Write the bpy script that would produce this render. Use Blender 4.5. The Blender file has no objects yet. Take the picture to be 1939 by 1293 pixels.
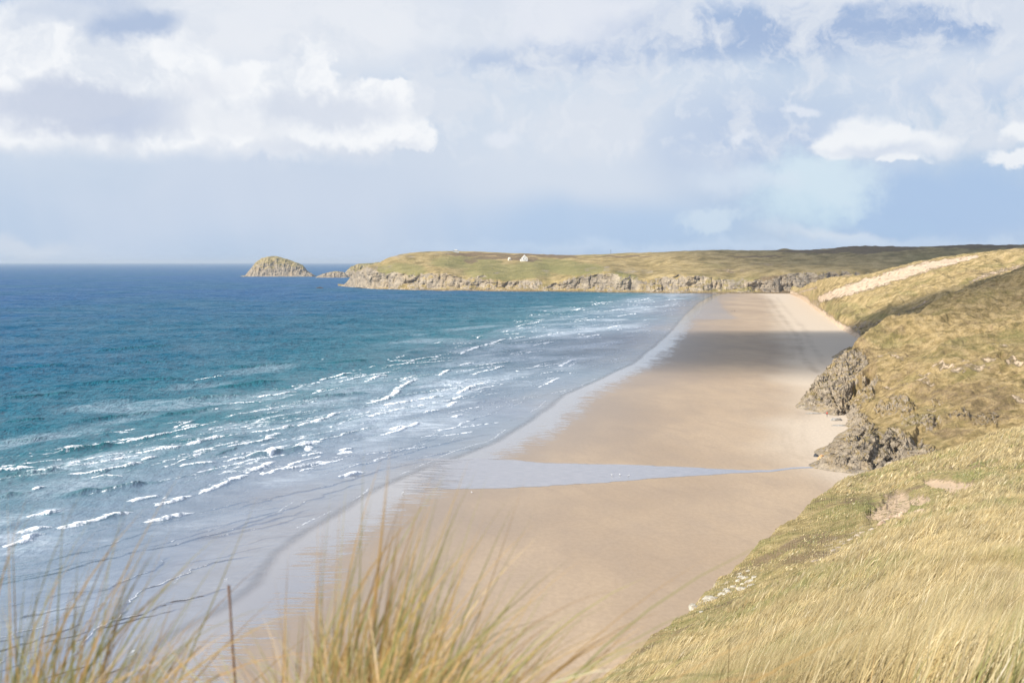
import bpy, math, random
import numpy as np
from mathutils import Vector
sc = bpy.context.scene
PI = math.pi
# ------------------------------------------------------------------ camera
F = 2693.0; CX = 969.5; CY = 646.5; HOR = 496.0; CAMZ = 50.0
TH = math.atan((CY-HOR)/F); CT, ST = math.cos(TH), math.sin(TH)
cam_d = bpy.data.cameras.new('camera'); cam = bpy.data.objects.new('camera', cam_d)
sc.collection.objects.link(cam); sc.camera = cam
cam.location = (0, 0, CAMZ); cam.rotation_euler = (PI/2-TH, 0, 0)
cam_d.sensor_width = 36; cam_d.lens = 50.0; cam_d.clip_start = 0.05; cam_d.clip_end = 90000
cam_d.dof.use_dof = True; cam_d.dof.focus_distance = 380; cam_d.dof.aperture_fstop = 7.0
# ------------------------------------------------------------------ light
SUN_AZ = (-0.85, -0.53); SUN_EL = math.radians(38)
sd = Vector((SUN_AZ[0], SUN_AZ[1], 0)).normalized()*math.cos(SUN_EL) + Vector((0, 0, math.sin(SUN_EL)))
ld = bpy.data.lights.new('sun', 'SUN'); ld.energy = 4.9; ld.angle = math.radians(0.53); ld.color = (1, .94, .84)
lo = bpy.data.objects.new('sun', ld); sc.collection.objects.link(lo)
lo.rotation_euler = sd.to_track_quat('Z', 'Y').to_euler()
sc.view_settings.view_transform = 'Standard'; sc.view_settings.look = 'None'
sc.view_settings.exposure = 0.5; sc.view_settings.gamma = 1.0
sc.cycles.volume_bounces = 0; sc.cycles.max_bounces = 6; sc.cycles.transparent_max_bounces = 24

# ------------------------------------------------------------------ node helpers
def lin(r, g, b):
    f = lambda c: (c/255/12.92) if c/255 <= .04045 else ((c/255+.055)/1.055)**2.4
    return (f(r), f(g), f(b), 1.0)
class G:
    def __init__(s, tree): s.t = tree; tree.nodes.clear()
    def n(s, typ, ins=None, out=0, **props):
        nd = s.t.nodes.new(typ)
        for k, v in props.items(): setattr(nd, k, v)
        for k, v in (ins or {}).items():
            sk = nd.inputs[k]
            if isinstance(v, bpy.types.NodeSocket): s.t.links.new(v, sk)
            else: sk.default_value = v
        return nd.outputs[out] if out is not None else nd
    def m(s, op, a, b=0.0, c=0.0, clamp=False):
        return s.n('ShaderNodeMath', {0: a, 1: b, 2: c}, operation=op, use_clamp=clamp)
    def vm(s, op, a, b=(0, 0, 0), out=0):
        return s.n('ShaderNodeVectorMath', {0: a, 1: b}, out=out, operation=op)
    def mix(s, f, a, b, mode='MIX'):
        return s.n('ShaderNodeMix', {0: f, 6: a, 7: b}, out=2, data_type='RGBA', blend_type=mode)
    def mr(s, v, a, b, c=0.0, d=1.0, smooth=True):
        return s.n('ShaderNodeMapRange', {0: v, 1: a, 2: b, 3: c, 4: d}, interpolation_type='SMOOTHSTEP' if smooth else 'LINEAR')
    def noise(s, vec, scale, detail=6, rough=.55, dist=0.0, out=0):
        return s.n('ShaderNodeTexNoise', {'Vector': vec, 'Scale': scale, 'Detail': detail, 'Roughness': rough, 'Distortion': dist}, out=out)
    def vor(s, vec, scale, feature='F1', out=0, rnd=1.0):
        return s.n('ShaderNodeTexVoronoi', {'Vector': vec, 'Scale': scale, 'Randomness': rnd}, out=out, feature=feature)
    def attr(s, name, out=2): return s.n('ShaderNodeAttribute', out=out, attribute_name=name)
    def ramp(s, f, pts):
        nd = s.t.nodes.new('ShaderNodeValToRGB'); s.t.links.new(f, nd.inputs[0])
        e = nd.color_ramp.elements
        while len(e) < len(pts): e.new(0.5)
        for i, (p, c) in enumerate(pts): e[i].position = p; e[i].color = c
        return nd.outputs[0]
    def pos(s): return s.n('ShaderNodeNewGeometry', out=0)
    def bump(s, h, strength, dist, normal=None):
        i = {'Height': h, 'Strength': strength, 'Distance': dist}
        if normal is not None: i['Normal'] = normal
        return s.n('ShaderNodeBump', i)
    def principled(s, **ins):
        sh = s.n('ShaderNodeBsdfPrincipled', {k.replace('_', ' '): v for k, v in ins.items()})
        return sh
    def output(s, sh): s.n('ShaderNodeOutputMaterial', {0: sh}, out=None)
def mat(name):
    m = bpy.data.materials.new(name); m.use_nodes = True
    return m, G(m.node_tree)

# ------------------------------------------------------------------ world sky
w = bpy.data.worlds.new('World'); sc.world = w; w.use_nodes = True
g = G(w.node_tree)
dirv = g.n('ShaderNodeTexCoord')                    # direction
xyz = g.n('ShaderNodeSeparateXYZ', {0: dirv}, out=None)
AZ = g.m('ARCTAN2', xyz.outputs[0], xyz.outputs[1]); EL = g.m('ARCSINE', xyz.outputs[2])
uv = g.n('ShaderNodeCombineXYZ', {0: AZ, 1: EL, 2: 0.0})
def centred(v, amp): # noise colour -> signed offset
    return g.vm('MULTIPLY', g.vm('SUBTRACT', v, (.5, .5, .5)), (amp, amp*.8, 0))
wc = centred(g.noise(uv, 10, 2, .45, out=1), .07)
wf = centred(g.noise(uv, 30, 9, .6, out=1), .042)
uvc = g.vm('ADD', uv, wc); uvf = g.vm('ADD', g.vm('ADD', uv, wc), wf)
uvs = g.vm('ADD', uv, wf)
uvm = g.vm('ADD', uv, g.vm('ADD', centred(g.noise(uv, 60, 8, .62, out=1), .022), centred(g.noise(uv, 20, 3, .5, out=1), .02)))
uvj = g.vm('ADD', uv, g.vm('ADD', centred(g.noise(uv, 26, 9, .72, out=1), .075), centred(g.noise(uv, 9, 3, .5, out=1), .05)))
def blob(base, col, px, py, rx, ry, soft, op=1.0, vec=None):
    u = math.atan((px-CX)/F); v = math.atan((HOR-py)/F)
    q = g.vm('SUBTRACT', vec if vec is not None else uvf, (u, v, 0))
    q = g.vm('MULTIPLY', q, (F/rx, F/ry, 0))
    d = g.vm('LENGTH', q, out=1)
    f = g.mr(d, 1-soft, 1+soft, op, 0.0)
    return g.mix(f, base, lin(*col) if isinstance(col, tuple) else col)
uvk = g.vm('ADD', uv, g.vm('ADD', centred(g.noise(uv, 42, 9, .62, out=1), .044), centred(g.noise(uv, 14, 3, .5, out=1), .03)))
skyt = g.n('ShaderNodeTexSky', sky_type='NISHITA', sun_disc=False, sun_elevation=SUN_EL,
           sun_rotation=math.atan2(SUN_AZ[0], SUN_AZ[1]), dust_density=2.0)
nish = g.mix(1.0, skyt, (.1, .1, .1, 1), 'MULTIPLY')
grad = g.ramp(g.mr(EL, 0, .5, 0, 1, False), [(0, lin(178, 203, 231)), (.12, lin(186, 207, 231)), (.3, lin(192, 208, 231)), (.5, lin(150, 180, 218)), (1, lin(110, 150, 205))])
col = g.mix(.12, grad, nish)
# soft veils everywhere
strv = g.vm('MULTIPLY', uvc, (1, 2.0, 1))
n1 = g.noise(strv, 4.5, 5, .5)
vf = g.mr(EL, .22, .5, 1, .35)
col = g.mix(g.m('MULTIPLY', vf, g.mr(n1, .38, .72, 0, .7)), col, lin(222, 228, 238))
n2 = g.noise(g.vm('ADD', strv, (3.1, 1.7, 0)), 6.0, 4, .5)
col = g.mix(g.mr(n2, .45, .85, 0, .4), col, lin(170, 190, 220))
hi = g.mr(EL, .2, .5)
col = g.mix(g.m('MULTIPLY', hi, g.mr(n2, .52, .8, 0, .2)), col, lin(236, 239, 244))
# large placed masses
col = blob(col, (186, 204, 228), 560, 420, 760, 110, .6, .75, uvc)
col = blob(col, (204, 214, 230), 560, 350, 420, 100, .8, .7, uvc)
col = blob(col, (214, 222, 234), 1100, 290, 300, 120, .55, .75, uvc)
col = blob(col, (208, 219, 233), 1000, 150, 420, 120, .6, .7, uvc)
col = blob(col, (176, 200, 229), 1120, 430, 260, 60, .6, .8, uvc)
col = blob(col, (180, 197, 224), 1440, 280, 180, 90, .6, .7, uvc)
col = blob(col, (232, 235, 241), 520, 40, 370, 120, .45, .9, uvc)
col = blob(col, (178, 195, 222), 1300, 60, 150, 40, .8, .7, uvk)
col = blob(col, (158, 181, 217), 150, 8, 150, 22, .5, .9, uvs)
col = blob(col, (226, 230, 239), 1080, 40, 200, 62, .55, .9, uvm)
col = blob(col, (176, 193, 221), 1060, 116, 200, 26, .8, .9, uvm)
col = blob(col, (156, 180, 215), 1620, 66, 360, 56, .55, .9, uvk)
col = blob(col, (146, 173, 213), 1820, 56, 220, 30, .8, .8, uvk)
col = blob(col, (166, 185, 216), 1560, 72, 290, 40, .8, .8, uvm)
col = blob(col, (230, 234, 241), 1700, 2, 300, 24, .6, .95, uvm)
col = blob(col, (212, 221, 234), 1850, 160, 240, 46, .7, .75, uvc)
col = blob(col, (190, 205, 228), 1820, 200, 120, 24, .8, .6, uvc)
col = blob(col, (170, 195, 227), 1790, 395, 230, 75, .5, .9, uvs)
col = blob(col, (205, 226, 238), 1530, 365, 100, 74, .5, .75, uvj)
col = blob(col, (214, 229, 239), 1545, 345, 90, 50, .5, .55, uvj)
col = blob(col, (172, 197, 227), 1690, 425, 75, 28, .2, .9, uvj)
col = blob(col, (209, 224, 237), 1350, 415, 65, 16, .6, .7, uvj)
col = blob(col, (216, 226, 238), 1400, 350, 80, 26, .6, .6)
col = blob(col, (214, 224, 236), 1590, 445, 100, 18, .6, .8)
col = blob(col, (200, 217, 237), 1500, 468, 560, 12, .9, .7, uvs)
col = blob(col, (208, 217, 230), 50, 478, 90, 20, .7, .8, uvs)
# the big bright cumulus at left, flat-based: cut below its base
cc = col
base_cut = g.mr(g.m('ADD', g.n('ShaderNodeSeparateXYZ', {0: uvs}, out=1), 0.0), math.atan((HOR-325)/F), math.atan((HOR-280)/F))
for (px, py, rx, ry, s) in [(110, 120, 230, 85, .35), (60, 235, 330, 80, .3), (330, 215, 220, 88, .25), (560, 228, 200, 74, .2), (590, 140, 46, 52, .2), (520, 165, 60, 40, .2), (660, 195, 50, 40, .18), (715, 225, 80, 62, .12), (765, 195, 50, 36, .12), (765, 262, 62, 34, .15), (380, 140, 70, 50, .35)]:
    cc = blob(cc, (243, 245, 248), px, py, rx, ry, s, .93, uvk)
shade = g.noise(g.vm('ADD', uvf, (0.013, -.012, 0.3)), 22, 7, .6)
cc = g.mix(g.mr(shade, .44, .62, 0, .9), cc, lin(216, 223, 234))
shd2 = g.noise(g.vm('ADD', uvf, (.2, -.1, .6)), 55, 6, .6)
cc = g.mix(g.mr(shd2, .5, .64, 0, .4), cc, lin(226, 231, 239))
cc = blob(cc, (197, 206, 224), 165, 222, 175, 44, .45, .9, uvk)
cc = blob(cc, (212, 219, 231), 130, 300, 240, 16, .8, .7, uvk)
cc = blob(cc, (224, 229, 238), 500, 292, 200, 14, .8, .7, uvk)
cc = blob(cc, (192, 203, 224), 250, 240, 70, 14, .7, .8)
cc = blob(cc, (211, 218, 231), 610, 222, 130, 26, .6, .85, uvk)
cc = blob(cc, (208, 216, 230), 640, 288, 150, 12, .9, .7, uvk)
cc = blob(cc, (226, 230, 238), 400, 175, 60, 26, .7, .8, uvk)
cc = blob(cc, (228, 232, 239), 420, 240, 130, 22, .7, .7)
col = g.mix(base_cut, col, cc)
col = blob(col, (172, 189, 217), 292, 78, 85, 30, .45, .95)
col = blob(col, (198, 209, 227), 180, 42, 120, 26, .6, .7)
# cumulus at right
for (px, py, rx, ry, s) in [(1625, 262, 60, 34, .3), (1600, 276, 52, 22, .3), (1690, 262, 34, 20, .3), (1710, 280, 90, 24, .35), (1575, 285, 40, 20, .25), (1700, 310, 48, 9, .3), (1939, 265, 46, 22, .25), (1925, 312, 52, 14, .3)]:
    col = blob(col, (238, 241, 245), px, py, rx, ry, s, .9, uvm)
col = blob(col, (208, 217, 232), 1670, 292, 90, 11, .9, .85, uvm)
for (px, py, rx, ry) in [(950, 266, 34, 13), (1515, 218, 30, 9), (1405, 266, 22, 8)]:
    col = blob(col, (224, 230, 240), px, py, rx, ry, .5, .8, uvm)
# rain curtains: faint slanting streaks
rv = g.vm('MULTIPLY', g.n('ShaderNodeCombineXYZ', {0: g.m('ADD', AZ, g.m('MULTIPLY', EL, .25)), 1: EL, 2: 0.0}), (1, .07, 1))
rn = g.noise(rv, 26, 3, .5)
rm = g.m('MULTIPLY', g.mr(rn, .40, .66, 0, .13), g.mr(EL, .09, .03))
col = g.mix(g.m('MULTIPLY', rm, g.mr(AZ, .15, -.05)), col, lin(214, 222, 234))
# ground colour under the horizon
col = g.mix(g.mr(xyz.outputs[2], -.02, -.004), lin(110, 120, 130), col)
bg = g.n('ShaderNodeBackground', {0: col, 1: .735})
g.n('ShaderNodeOutputWorld', {0: bg}, out=None)
w.cycles.sampling_method = 'MANUAL'; w.cycles.sample_map_resolution = 512

# ------------------------------------------------------------------ numeric helpers
rng = np.random.default_rng(7)
def ray(px, py):
    a = (np.asarray(px, float)-CX)/F; b = (CY-np.asarray(py, float))/F
    k = CT + b*ST
    return a/k, (b*CT-ST)/k           # X/Y, (Z-CAMZ)/Y
def P(px, py, d):
    k, s = ray(px, py); d = np.asarray(d, float)
    return np.stack(np.broadcast_arrays(k*d, d, CAMZ+s*d), -1)
def gd(px, py):                        # depth of z=0 seen at a pixel
    return -CAMZ/ray(px, py)[1]
def gp(px, py): return P(px, py, gd(px, py))
def proj(X, Y, Z):                     # world -> pixel
    dz = Z-CAMZ
    f = Y*CT - dz*ST; u = Y*ST + dz*CT
    f = np.maximum(f, 1e-3)
    return CX + F*X/f, CY - F*u/f
def hsh(i, j, k, s):
    i = i.astype(np.uint32); j = j.astype(np.uint32); k = k.astype(np.uint32)
    h = i*np.uint32(374761393) ^ (j*np.uint32(668265263)) ^ (k*np.uint32(2246822519)) ^ np.uint32((s*3266489917) & 0xffffffff)
    h = (h ^ (h >> np.uint32(15)))*np.uint32(2246822519); h = (h ^ (h >> np.uint32(13)))*np.uint32(3266489917)
    return ((h ^ (h >> np.uint32(16))).astype(np.float64)/2147483648.0 - 1.0)
def vn(x, y, z=None, s=0):
    x = np.asarray(x, float); y = np.asarray(y, float)
    z = np.zeros_like(x) if z is None else np.asarray(z, float)
    xi = np.floor(x); yi = np.floor(y); zi = np.floor(z)
    fx, fy, fz = x-xi, y-yi, z-zi
    q = lambda t: t*t*t*(t*(t*6-15)+10)
    ux, uy, uz = q(fx), q(fy), q(fz)
    xi = xi.astype(np.int64); yi = yi.astype(np.int64); zi = zi.astype(np.int64)
    if not np.any(z):
        c = [[hsh(xi+a, yi+b, zi, s) for b in (0, 1)] for a in (0, 1)]
        return (c[0][0]*(1-ux)+c[1][0]*ux)*(1-uy) + (c[0][1]*(1-ux)+c[1][1]*ux)*uy
    r = 0
    for a in (0, 1):
        for b in (0, 1):
            for c in (0, 1):
                r = r + hsh(xi+a, yi+b, zi+c, s)*(ux if a else 1-ux)*(uy if b else 1-uy)*(uz if c else 1-uz)
    return r
def fbm(x, y, z=None, o=5, s=0, gain=.5, ridged=False):
    r = 0; a = 1; tot = 0; f = 1.0
    for i in range(o):
        n = vn(x*f+i*17.3, y*f-i*9.1, None if z is None else z*f+i*3.7, s+i)
        if ridged: n = 1-2*np.abs(n)
        r = r+a*n; tot += a; a *= gain; f *= 2.03
    return r/tot
def sst(a, b, x):
    t = np.clip((x-a)/(b-a), 0, 1); return t*t*(3-2*t)
def pchip(t, Y, tt):                  # t (n), Y (n, ...), tt (m)
    t = np.asarray(t, float); h = np.diff(t); sh = (-1,)+(1,)*(Y.ndim-1)
    dl = np.diff(Y, axis=0)/h.reshape(sh); m = np.zeros_like(Y)
    a, b = dl[:-1], dl[1:]; ok = a*b > 0
    w1 = (2*h[1:]+h[:-1]).reshape(sh); w2 = (h[1:]+2*h[:-1]).reshape(sh)
    with np.errstate(all='ignore'): hm = (w1+w2)/(w1/a+w2/b)
    m[1:-1] = np.where(ok, hm, 0); m[0] = dl[0]; m[-1] = dl[-1]
    i = np.clip(np.searchsorted(t, tt, side='right')-1, 0, len(t)-2)
    hh = h[i].reshape(sh); s = ((tt-t[i])/h[i]).reshape(sh)
    return (2*s**3-3*s**2+1)*Y[i] + (s**3-2*s**2+s)*hh*m[i] + (-2*s**3+3*s**2)*Y[i+1] + (s**3-s**2)*hh*m[i+1]
def tab(rows, x, k=1):
    a = np.array(rows, float)
    y = np.interp(x, a[:, 0], a[:, k]); n = max(3, len(x)//120)|1
    yp = np.pad(y, n//2, mode='edge'); return np.convolve(yp, np.ones(n)/n, 'valid')
def pdist(X, Y, pts):                  # distance to polyline, arclength fraction, side (+ = right of travel)
    best = np.full(X.shape, 1e9); fr = np.zeros(X.shape); sd_ = np.zeros(X.shape)
    pts = np.asarray(pts, float); L = np.hypot(*np.diff(pts, axis=0).T); T = L.sum(); acc = 0
    for i in range(len(pts)-1):
        ax, ay = pts[i]; dx, dy = pts[i+1]-pts[i]
        t = np.clip(((X-ax)*dx+(Y-ay)*dy)/(L[i]**2+1e-9), 0, 1)
        qx, qy = X-ax-t*dx, Y-ay-t*dy; d = np.hypot(qx, qy); c = d < best
        best = np.where(c, d, best); fr = np.where(c, (acc+t*L[i])/T, fr); sd_ = np.where(c, np.sign(qx*dy-qy*dx), sd_); acc += L[i]
    return best, fr, sd_

def obj(name, me, m, parent=None):
    o = bpy.data.objects.new(name, me); sc.collection.objects.link(o)
    if m is not None: me.materials.append(m)
    if parent is not None: o.parent = parent
    return o
def tag(o, label=None, cat=None, group=None, kind=None):
    if label: o['label'] = label
    if cat: o['category'] = cat
    if group: o['group'] = group
    if kind: o['kind'] = kind
    return o
def raw_mesh(name, V, loops, starts, attrs=None, smooth=True):
    me = bpy.data.meshes.new(name); V = np.ascontiguousarray(V, np.float32)
    me.vertices.add(len(V)); me.vertices.foreach_set('co', V.ravel())
    me.loops.add(len(loops)); me.loops.foreach_set('vertex_index', np.ascontiguousarray(loops, np.int32))
    me.polygons.add(len(starts)); me.polygons.foreach_set('loop_start', np.ascontiguousarray(starts, np.int32))
    me.update(calc_edges=True)
    me.polygons.foreach_set('use_smooth', np.full(len(starts), smooth))
    for k, a in (attrs or {}).items():
        a = np.ascontiguousarray(a, np.float32)
        if a.ndim == 1: at = me.attributes.new(k, 'FLOAT', 'POINT'); at.data.foreach_set('value', a)
        else: at = me.attributes.new(k, 'FLOAT_COLOR', 'POINT'); at.data.foreach_set('color', a.ravel())
    return me
def grid_mesh(name, V, attrs=None, smooth=True, keep=None):
    nv, nu = V.shape[:2]; idx = np.arange(nv*nu).reshape(nv, nu)
    q = np.stack([idx[:-1, :-1], idx[:-1, 1:], idx[1:, 1:], idx[1:, :-1]], -1).reshape(-1, 4)
    if keep is not None:
        k = keep.ravel()[q].any(1); q = q[k]
        used = np.zeros(nv*nu, bool); used[q.ravel()] = True; re = np.cumsum(used)-1
        q = re[q]; V2 = V.reshape(-1, 3)[used]
        at = {a: (b.reshape(-1)[used] if b.ndim == 2 else b.reshape(-1, b.shape[-1])[used]) for a, b in (attrs or {}).items()}
    else:
        V2 = V.reshape(-1, 3); at = {a: (b.reshape(-1) if b.ndim == 2 else b.reshape(-1, b.shape[-1])) for a, b in (attrs or {}).items()}
    return raw_mesh(name, V2, q.ravel(), np.arange(len(q))*4, at, smooth)

# ------------------------------------------------------------------ materials for land
def straw_nodes(g, p, scale):         # grass seen as turf: straw / olive / green / brown
    n1 = g.noise(p, .03*scale, 6, .6); n2 = g.noise(p, .17*scale, 8, .66); n3 = g.noise(p, 1.3*scale, 7, .75)
    c = g.ramp(n2, [(.32, (.16, .135, .055, 1)), (.44, (.27, .215, .095, 1)), (.52, (.37, .29, .135, 1)), (.60, (.46, .37, .19, 1)), (.72, (.34, .24, .13, 1))])
    gr = g.ramp(n3, [(.3, (.12, .13, .04, 1)), (.7, (.25, .235, .085, 1))])
    c = g.mix(g.mr(n1, .50, .66, 0, .5), c, gr)
    c = g.mix(g.mr(n3, .36, .60, .34, 0), c, (.12, .09, .04, 1))
    return c, n1, n2, n3
def rock_nodes(g, p, scale, light=1.0, warm=.5):
    n2 = g.noise(g.vm('MULTIPLY', p, (1, 1, 2.5)), .2*scale, 9, .7); n3 = g.noise(p, 1.0*scale, 9, .72)
    c = g.ramp(n2, [(.3, (.15*light, .135*light, .12*light, 1)), (.42, (.30*light, .26*light, .215*light, 1)), (.54, (.44*light, .38*light, .30*light, 1)), (.68, (.56*light, .49*light, .39*light, 1))])
    c = g.mix(g.mr(n3, .34, .52, .6, 0), c, (.10, .085, .07, 1))
    c = g.mix(1.0, c, (.98, .94, .88, 1), 'MULTIPLY')
    c = g.mix(g.mr(g.noise(p, .10*scale, 5), .5, .68, 0, .5*warm), c, (.44, .31, .15, 1))
    return c, g.m('ADD', g.m('MULTIPLY', n2, .8), n3)
def land_mat(name, scale, haze_tint=0, bump_d=1.0, light=1.0, sandc=(.56, .42, .28, 1), warm=.5, gmul=(1,1,1,1)):
    m, g = mat(name); p = g.pos()
    c, n1, n2, n3 = straw_nodes(g, p, scale)
    c = g.mix(1.0, c, gmul, 'MULTIPLY')
    nn = g.m('SUBTRACT', g.noise(p, .28*scale, 8, .75), .5)
    jit = lambda a, k, lo, hi_: g.mr(g.m('ADD', a, g.m('MULTIPLY', nn, k)), lo, hi_)
    gt = g.attr('green'); c = g.mix(g.m('MULTIPLY', jit(gt, 1.2, .1, .8), .6), c, (.20, .205, .07, 1))
    dk = g.attr('heath_dark'); c = g.mix(g.m('MULTIPLY', jit(dk, 1.2, .15, .7), .8), c, g.mix(g.mr(n3, .35, .65), (.12, .085, .055, 1), (.24, .165, .10, 1)))  # heath brown; on the near slope also the painted shade between tussocks
    rc, rh = rock_nodes(g, p, scale, light, warm)
    nz = g.n('ShaderNodeSeparateXYZ', {0: g.n('ShaderNodeNewGeometry', out=1)}, out=2)
    rk = jit(g.m('ADD', g.attr('rock'), g.m('MULTIPLY', g.mr(nz, .5, .95, .25, -.35, False), g.mr(g.attr('rock'), .05, .4))), 3.0, .36, .62)
    c = g.mix(rk, c, rc)
    sn = jit(g.attr('sand'), 2.6, .36, .72)
    sc_ = g.mix(g.mr(n2, .35, .65, 0, .5), sandc, (.42, .30, .19, 1))
    c = g.mix(g.m('MULTIPLY', sn, .95), c, sc_)
    h = g.mix(rk, g.m('ADD', g.m('MULTIPLY', n3, .9), n2), rh)
    h = g.mix(sn, h, g.m('MULTIPLY', n2, .6))
    b = g.bump(h, 1.0, bump_d)
    g.output(g.principled(Base_Color=c, Roughness=.95, Specular_IOR_Level=.15, Normal=b))
    return m

# ================================================================== SHORELINE
WL = [(1362, 556), (1345, 560), (1318, 575), (1290, 600), (1262, 632), (1235, 655), (1190, 690), (1120, 722), (1060, 748), (1000, 795), (930, 835),
      (850, 868), (790, 886), (700, 925), (620, 975), (550, 1015), (500, 1050), (465, 1105), (400, 1150), (310, 1198), (200, 1280), (100, 1350)]
WLw = gp(*np.array(WL, float).T)[:, :2]
WLw = np.vstack([[WLw[0][0]+60, 2700], WLw, [[WLw[-1][0]-30, 60], [WLw[-1][0]-120, -200]]])
def shore_s(X, Y):                     # metres inland (+) / seaward (-), measured across
    xs = np.interp(Y, WLw[::-1, 1], WLw[::-1, 0]); dx = np.gradient(WLw[::-1, 0], WLw[::-1, 1]); sl = np.interp(Y, WLw[::-1, 1], dx)
    return (X-xs)/np.sqrt(1+np.minimum(np.abs(sl), .8)**2)

# ------------------------------------------------------------------ sand / seabed sheet
pxs = np.concatenate([np.linspace(-4000, -400, 40)[:-1], np.linspace(-400, 2100, 950), np.linspace(2100, 5900, 40)[1:]])
pys = np.concatenate([496+np.array([2.0, 3, 6, 10, 16, 24, 34, 44]), np.linspace(548, 1400, 760), np.geomspace(1400, 12000, 30)[1:]])
PX, PY = np.meshgrid(pxs, pys); G0 = gp(PX, PY); X, Y = G0[..., 0], G0[..., 1]
s = shore_s(X, Y)
Z = np.where(s < 0, np.maximum(s*.02, -9.0)*sst(0, -6, s)-.0, 0)

G0[..., 2] = Z
track = np.zeros_like(X)
for pts, wd, am in [([(1452, 562), (1470, 585), (1492, 615), (1512, 640), (1518, 670), (1530, 690), (1548, 706)], 2.2, .8),
                ([(1470, 562), (1492, 590), (1520, 620), (1535, 650), (1560, 690)], 2.0, .55),
                ([(1440, 565), (1462, 600), (1490, 630), (1505, 655), (1500, 680)], 1.8, .4),
                ([(1515, 780), (1500, 800), (1488, 830), (1500, 860), (1545, 876)], 1.0, .3), ([(1530, 770), (1522, 800), (1520, 830), (1540, 862)], 1.2, .3)]:
    wp = gp(*np.array(pts, float).T)[:, :2]
    dd, fr, _ = pdist(X, Y, wp)
    dd = dd + 3.0*fbm(X/7, Y/20, o=4, s=9)
    track = np.maximum(track, am*np.exp(-(dd/wd)**2)*(.55+.45*fbm(X/5, Y/12, o=3, s=5)))
dryx = gp(np.array([1450., 1462, 1480, 1492, 1500, 1485, 1500, 1700]), np.array([558., 580, 620, 680, 740, 800, 870, 960]))
dry = sst(-14, 14, X - np.interp(Y, dryx[::-1, 1], dryx[::-1, 0]) + 9*fbm(X/30, Y/60, o=3, s=11))
# wet tongue far up the beach
d1, _, _ = pdist(X, Y, gp(np.array([1330., 1335, 1352]), np.array([560., 585, 603]))[:, :2])
pool = sst(26, 14, d1)
sand_me = grid_mesh('beach', G0, {'s': s, 'track': track, 'dry': dry, 'pool': pool})
m, g = mat('beach_sand'); p = g.pos(); S = g.attr('s')
nb = g.noise(g.vm('MULTIPLY', p, (.02, .008, 0)), 1, 6, .55)
nm = g.noise(g.vm('MULTIPLY', p, (.12, .035, 0)), 1, 6, .6)
nf = g.noise(g.vm('MULTIPLY', p, (1.2, .5, 0)), 1, 6, .65)
nst = g.noise(g.vm('MULTIPLY', g.n('ShaderNodeVectorRotate', {0: p, 'Angle': -.35}, rotation_type='Z_AXIS'), (.25, .03, 0)), 1, 7, .65)
c = g.mix(g.mr(nb, .35, .65), (.35, .262, .182, 1), (.445, .335, .228, 1))
c = g.mix(g.mr(nm, .35, .7, 0, .4), c, (.315, .245, .185, 1))
c = g.mix(g.mr(nf, .3, .7, .22, 0), c, (.20, .15, .1, 1))
c = g.mix(g.mr(nst, .52, .68, 0, .28), c, (.27, .205, .15, 1))
dryc = g.mix(g.mr(nf, .35, .65), (.50, .41, .31, 1), (.56, .465, .355, 1))
c = g.mix(g.attr('dry'), c, dryc)
c = g.mix(g.m('MULTIPLY', g.attr('track'), .7), c, (.24, .18, .125, 1))
# damp zone and films of water lying in ripples
damp = g.mr(g.m('ADD', S, g.m('MULTIPLY', g.m('SUBTRACT', nb, .5), 30)), 8, 60, 1, 0)
c = g.mix(g.m('MULTIPLY', damp, .5), c, (.26, .205, .16, 1))
rip = g.noise(g.vm('MULTIPLY', p, (.16, .9, 0)), 1.0, 5, .6, .2)
fm = g.m('ADD', g.m('MULTIPLY', g.m('SUBTRACT', rip, .5), 2.4), g.mr(g.m('ADD', S, g.m('MULTIPLY', g.m('SUBTRACT', nm, .5), 16)), 1, 30, 1.2, -.75, False))
film = g.m('MAXIMUM', g.mr(fm, .2, .75), g.mr(g.attr('pool'), 0, 1, 0, .45))
c = g.mix(g.m('MULTIPLY', film, .6), c, (.19, .155, .135, 1))
ro = g.mix(film, g.mix(damp, (.9,)*3+(1,), (.5,)*3+(1,)), (.12,)*3+(1,))
b = g.bump(nf, g.m('MULTIPLY', g.m('SUBTRACT', 1.0, film), .5), .08)
sh1 = g.principled(Base_Color=c, Roughness=ro, Specular_IOR_Level=g.mix(film, (.25,)*3+(1,), (.6,)*3+(1,)), Normal=b)
gls = g.n('ShaderNodeBsdfGlossy', {0: (1, 1, 1, 1), 1: .14, 'Normal': g.bump(rip, .25, .03)})
g.output(g.n('ShaderNodeMixShader', {0: g.m('ADD', g.m('MULTIPLY', film, .33), g.m('MULTIPLY', damp, .05)), 1: sh1, 2: gls}))
tag(obj('beach', sand_me, m), 'wide flat tan sand beach running away to the far cliffs', 'beach', kind='structure')

# ================================================================== SEA
pxs = np.concatenate([np.linspace(-3900, -300, 60)[:-1], np.linspace(-300, 1420, 1320), np.linspace(1420, 1700, 12)[1:]])
pys = np.concatenate([496+np.geomspace(2.0, 26, 90), np.linspace(522.6, 1300, 1180)[0:], np.geomspace(1302, 9000, 40)])
PX, PY = np.meshgrid(pxs, pys); G1 = gp(PX, PY); X, Y = G1[..., 0].copy(), G1[..., 1].copy()
s = shore_s(X, Y); depth = sst(0, -130, s)
foam = np.zeros_like(X); Z = np.full_like(X, .012); ridge = np.zeros_like(X)
Z = np.full_like(X, .012)
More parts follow.
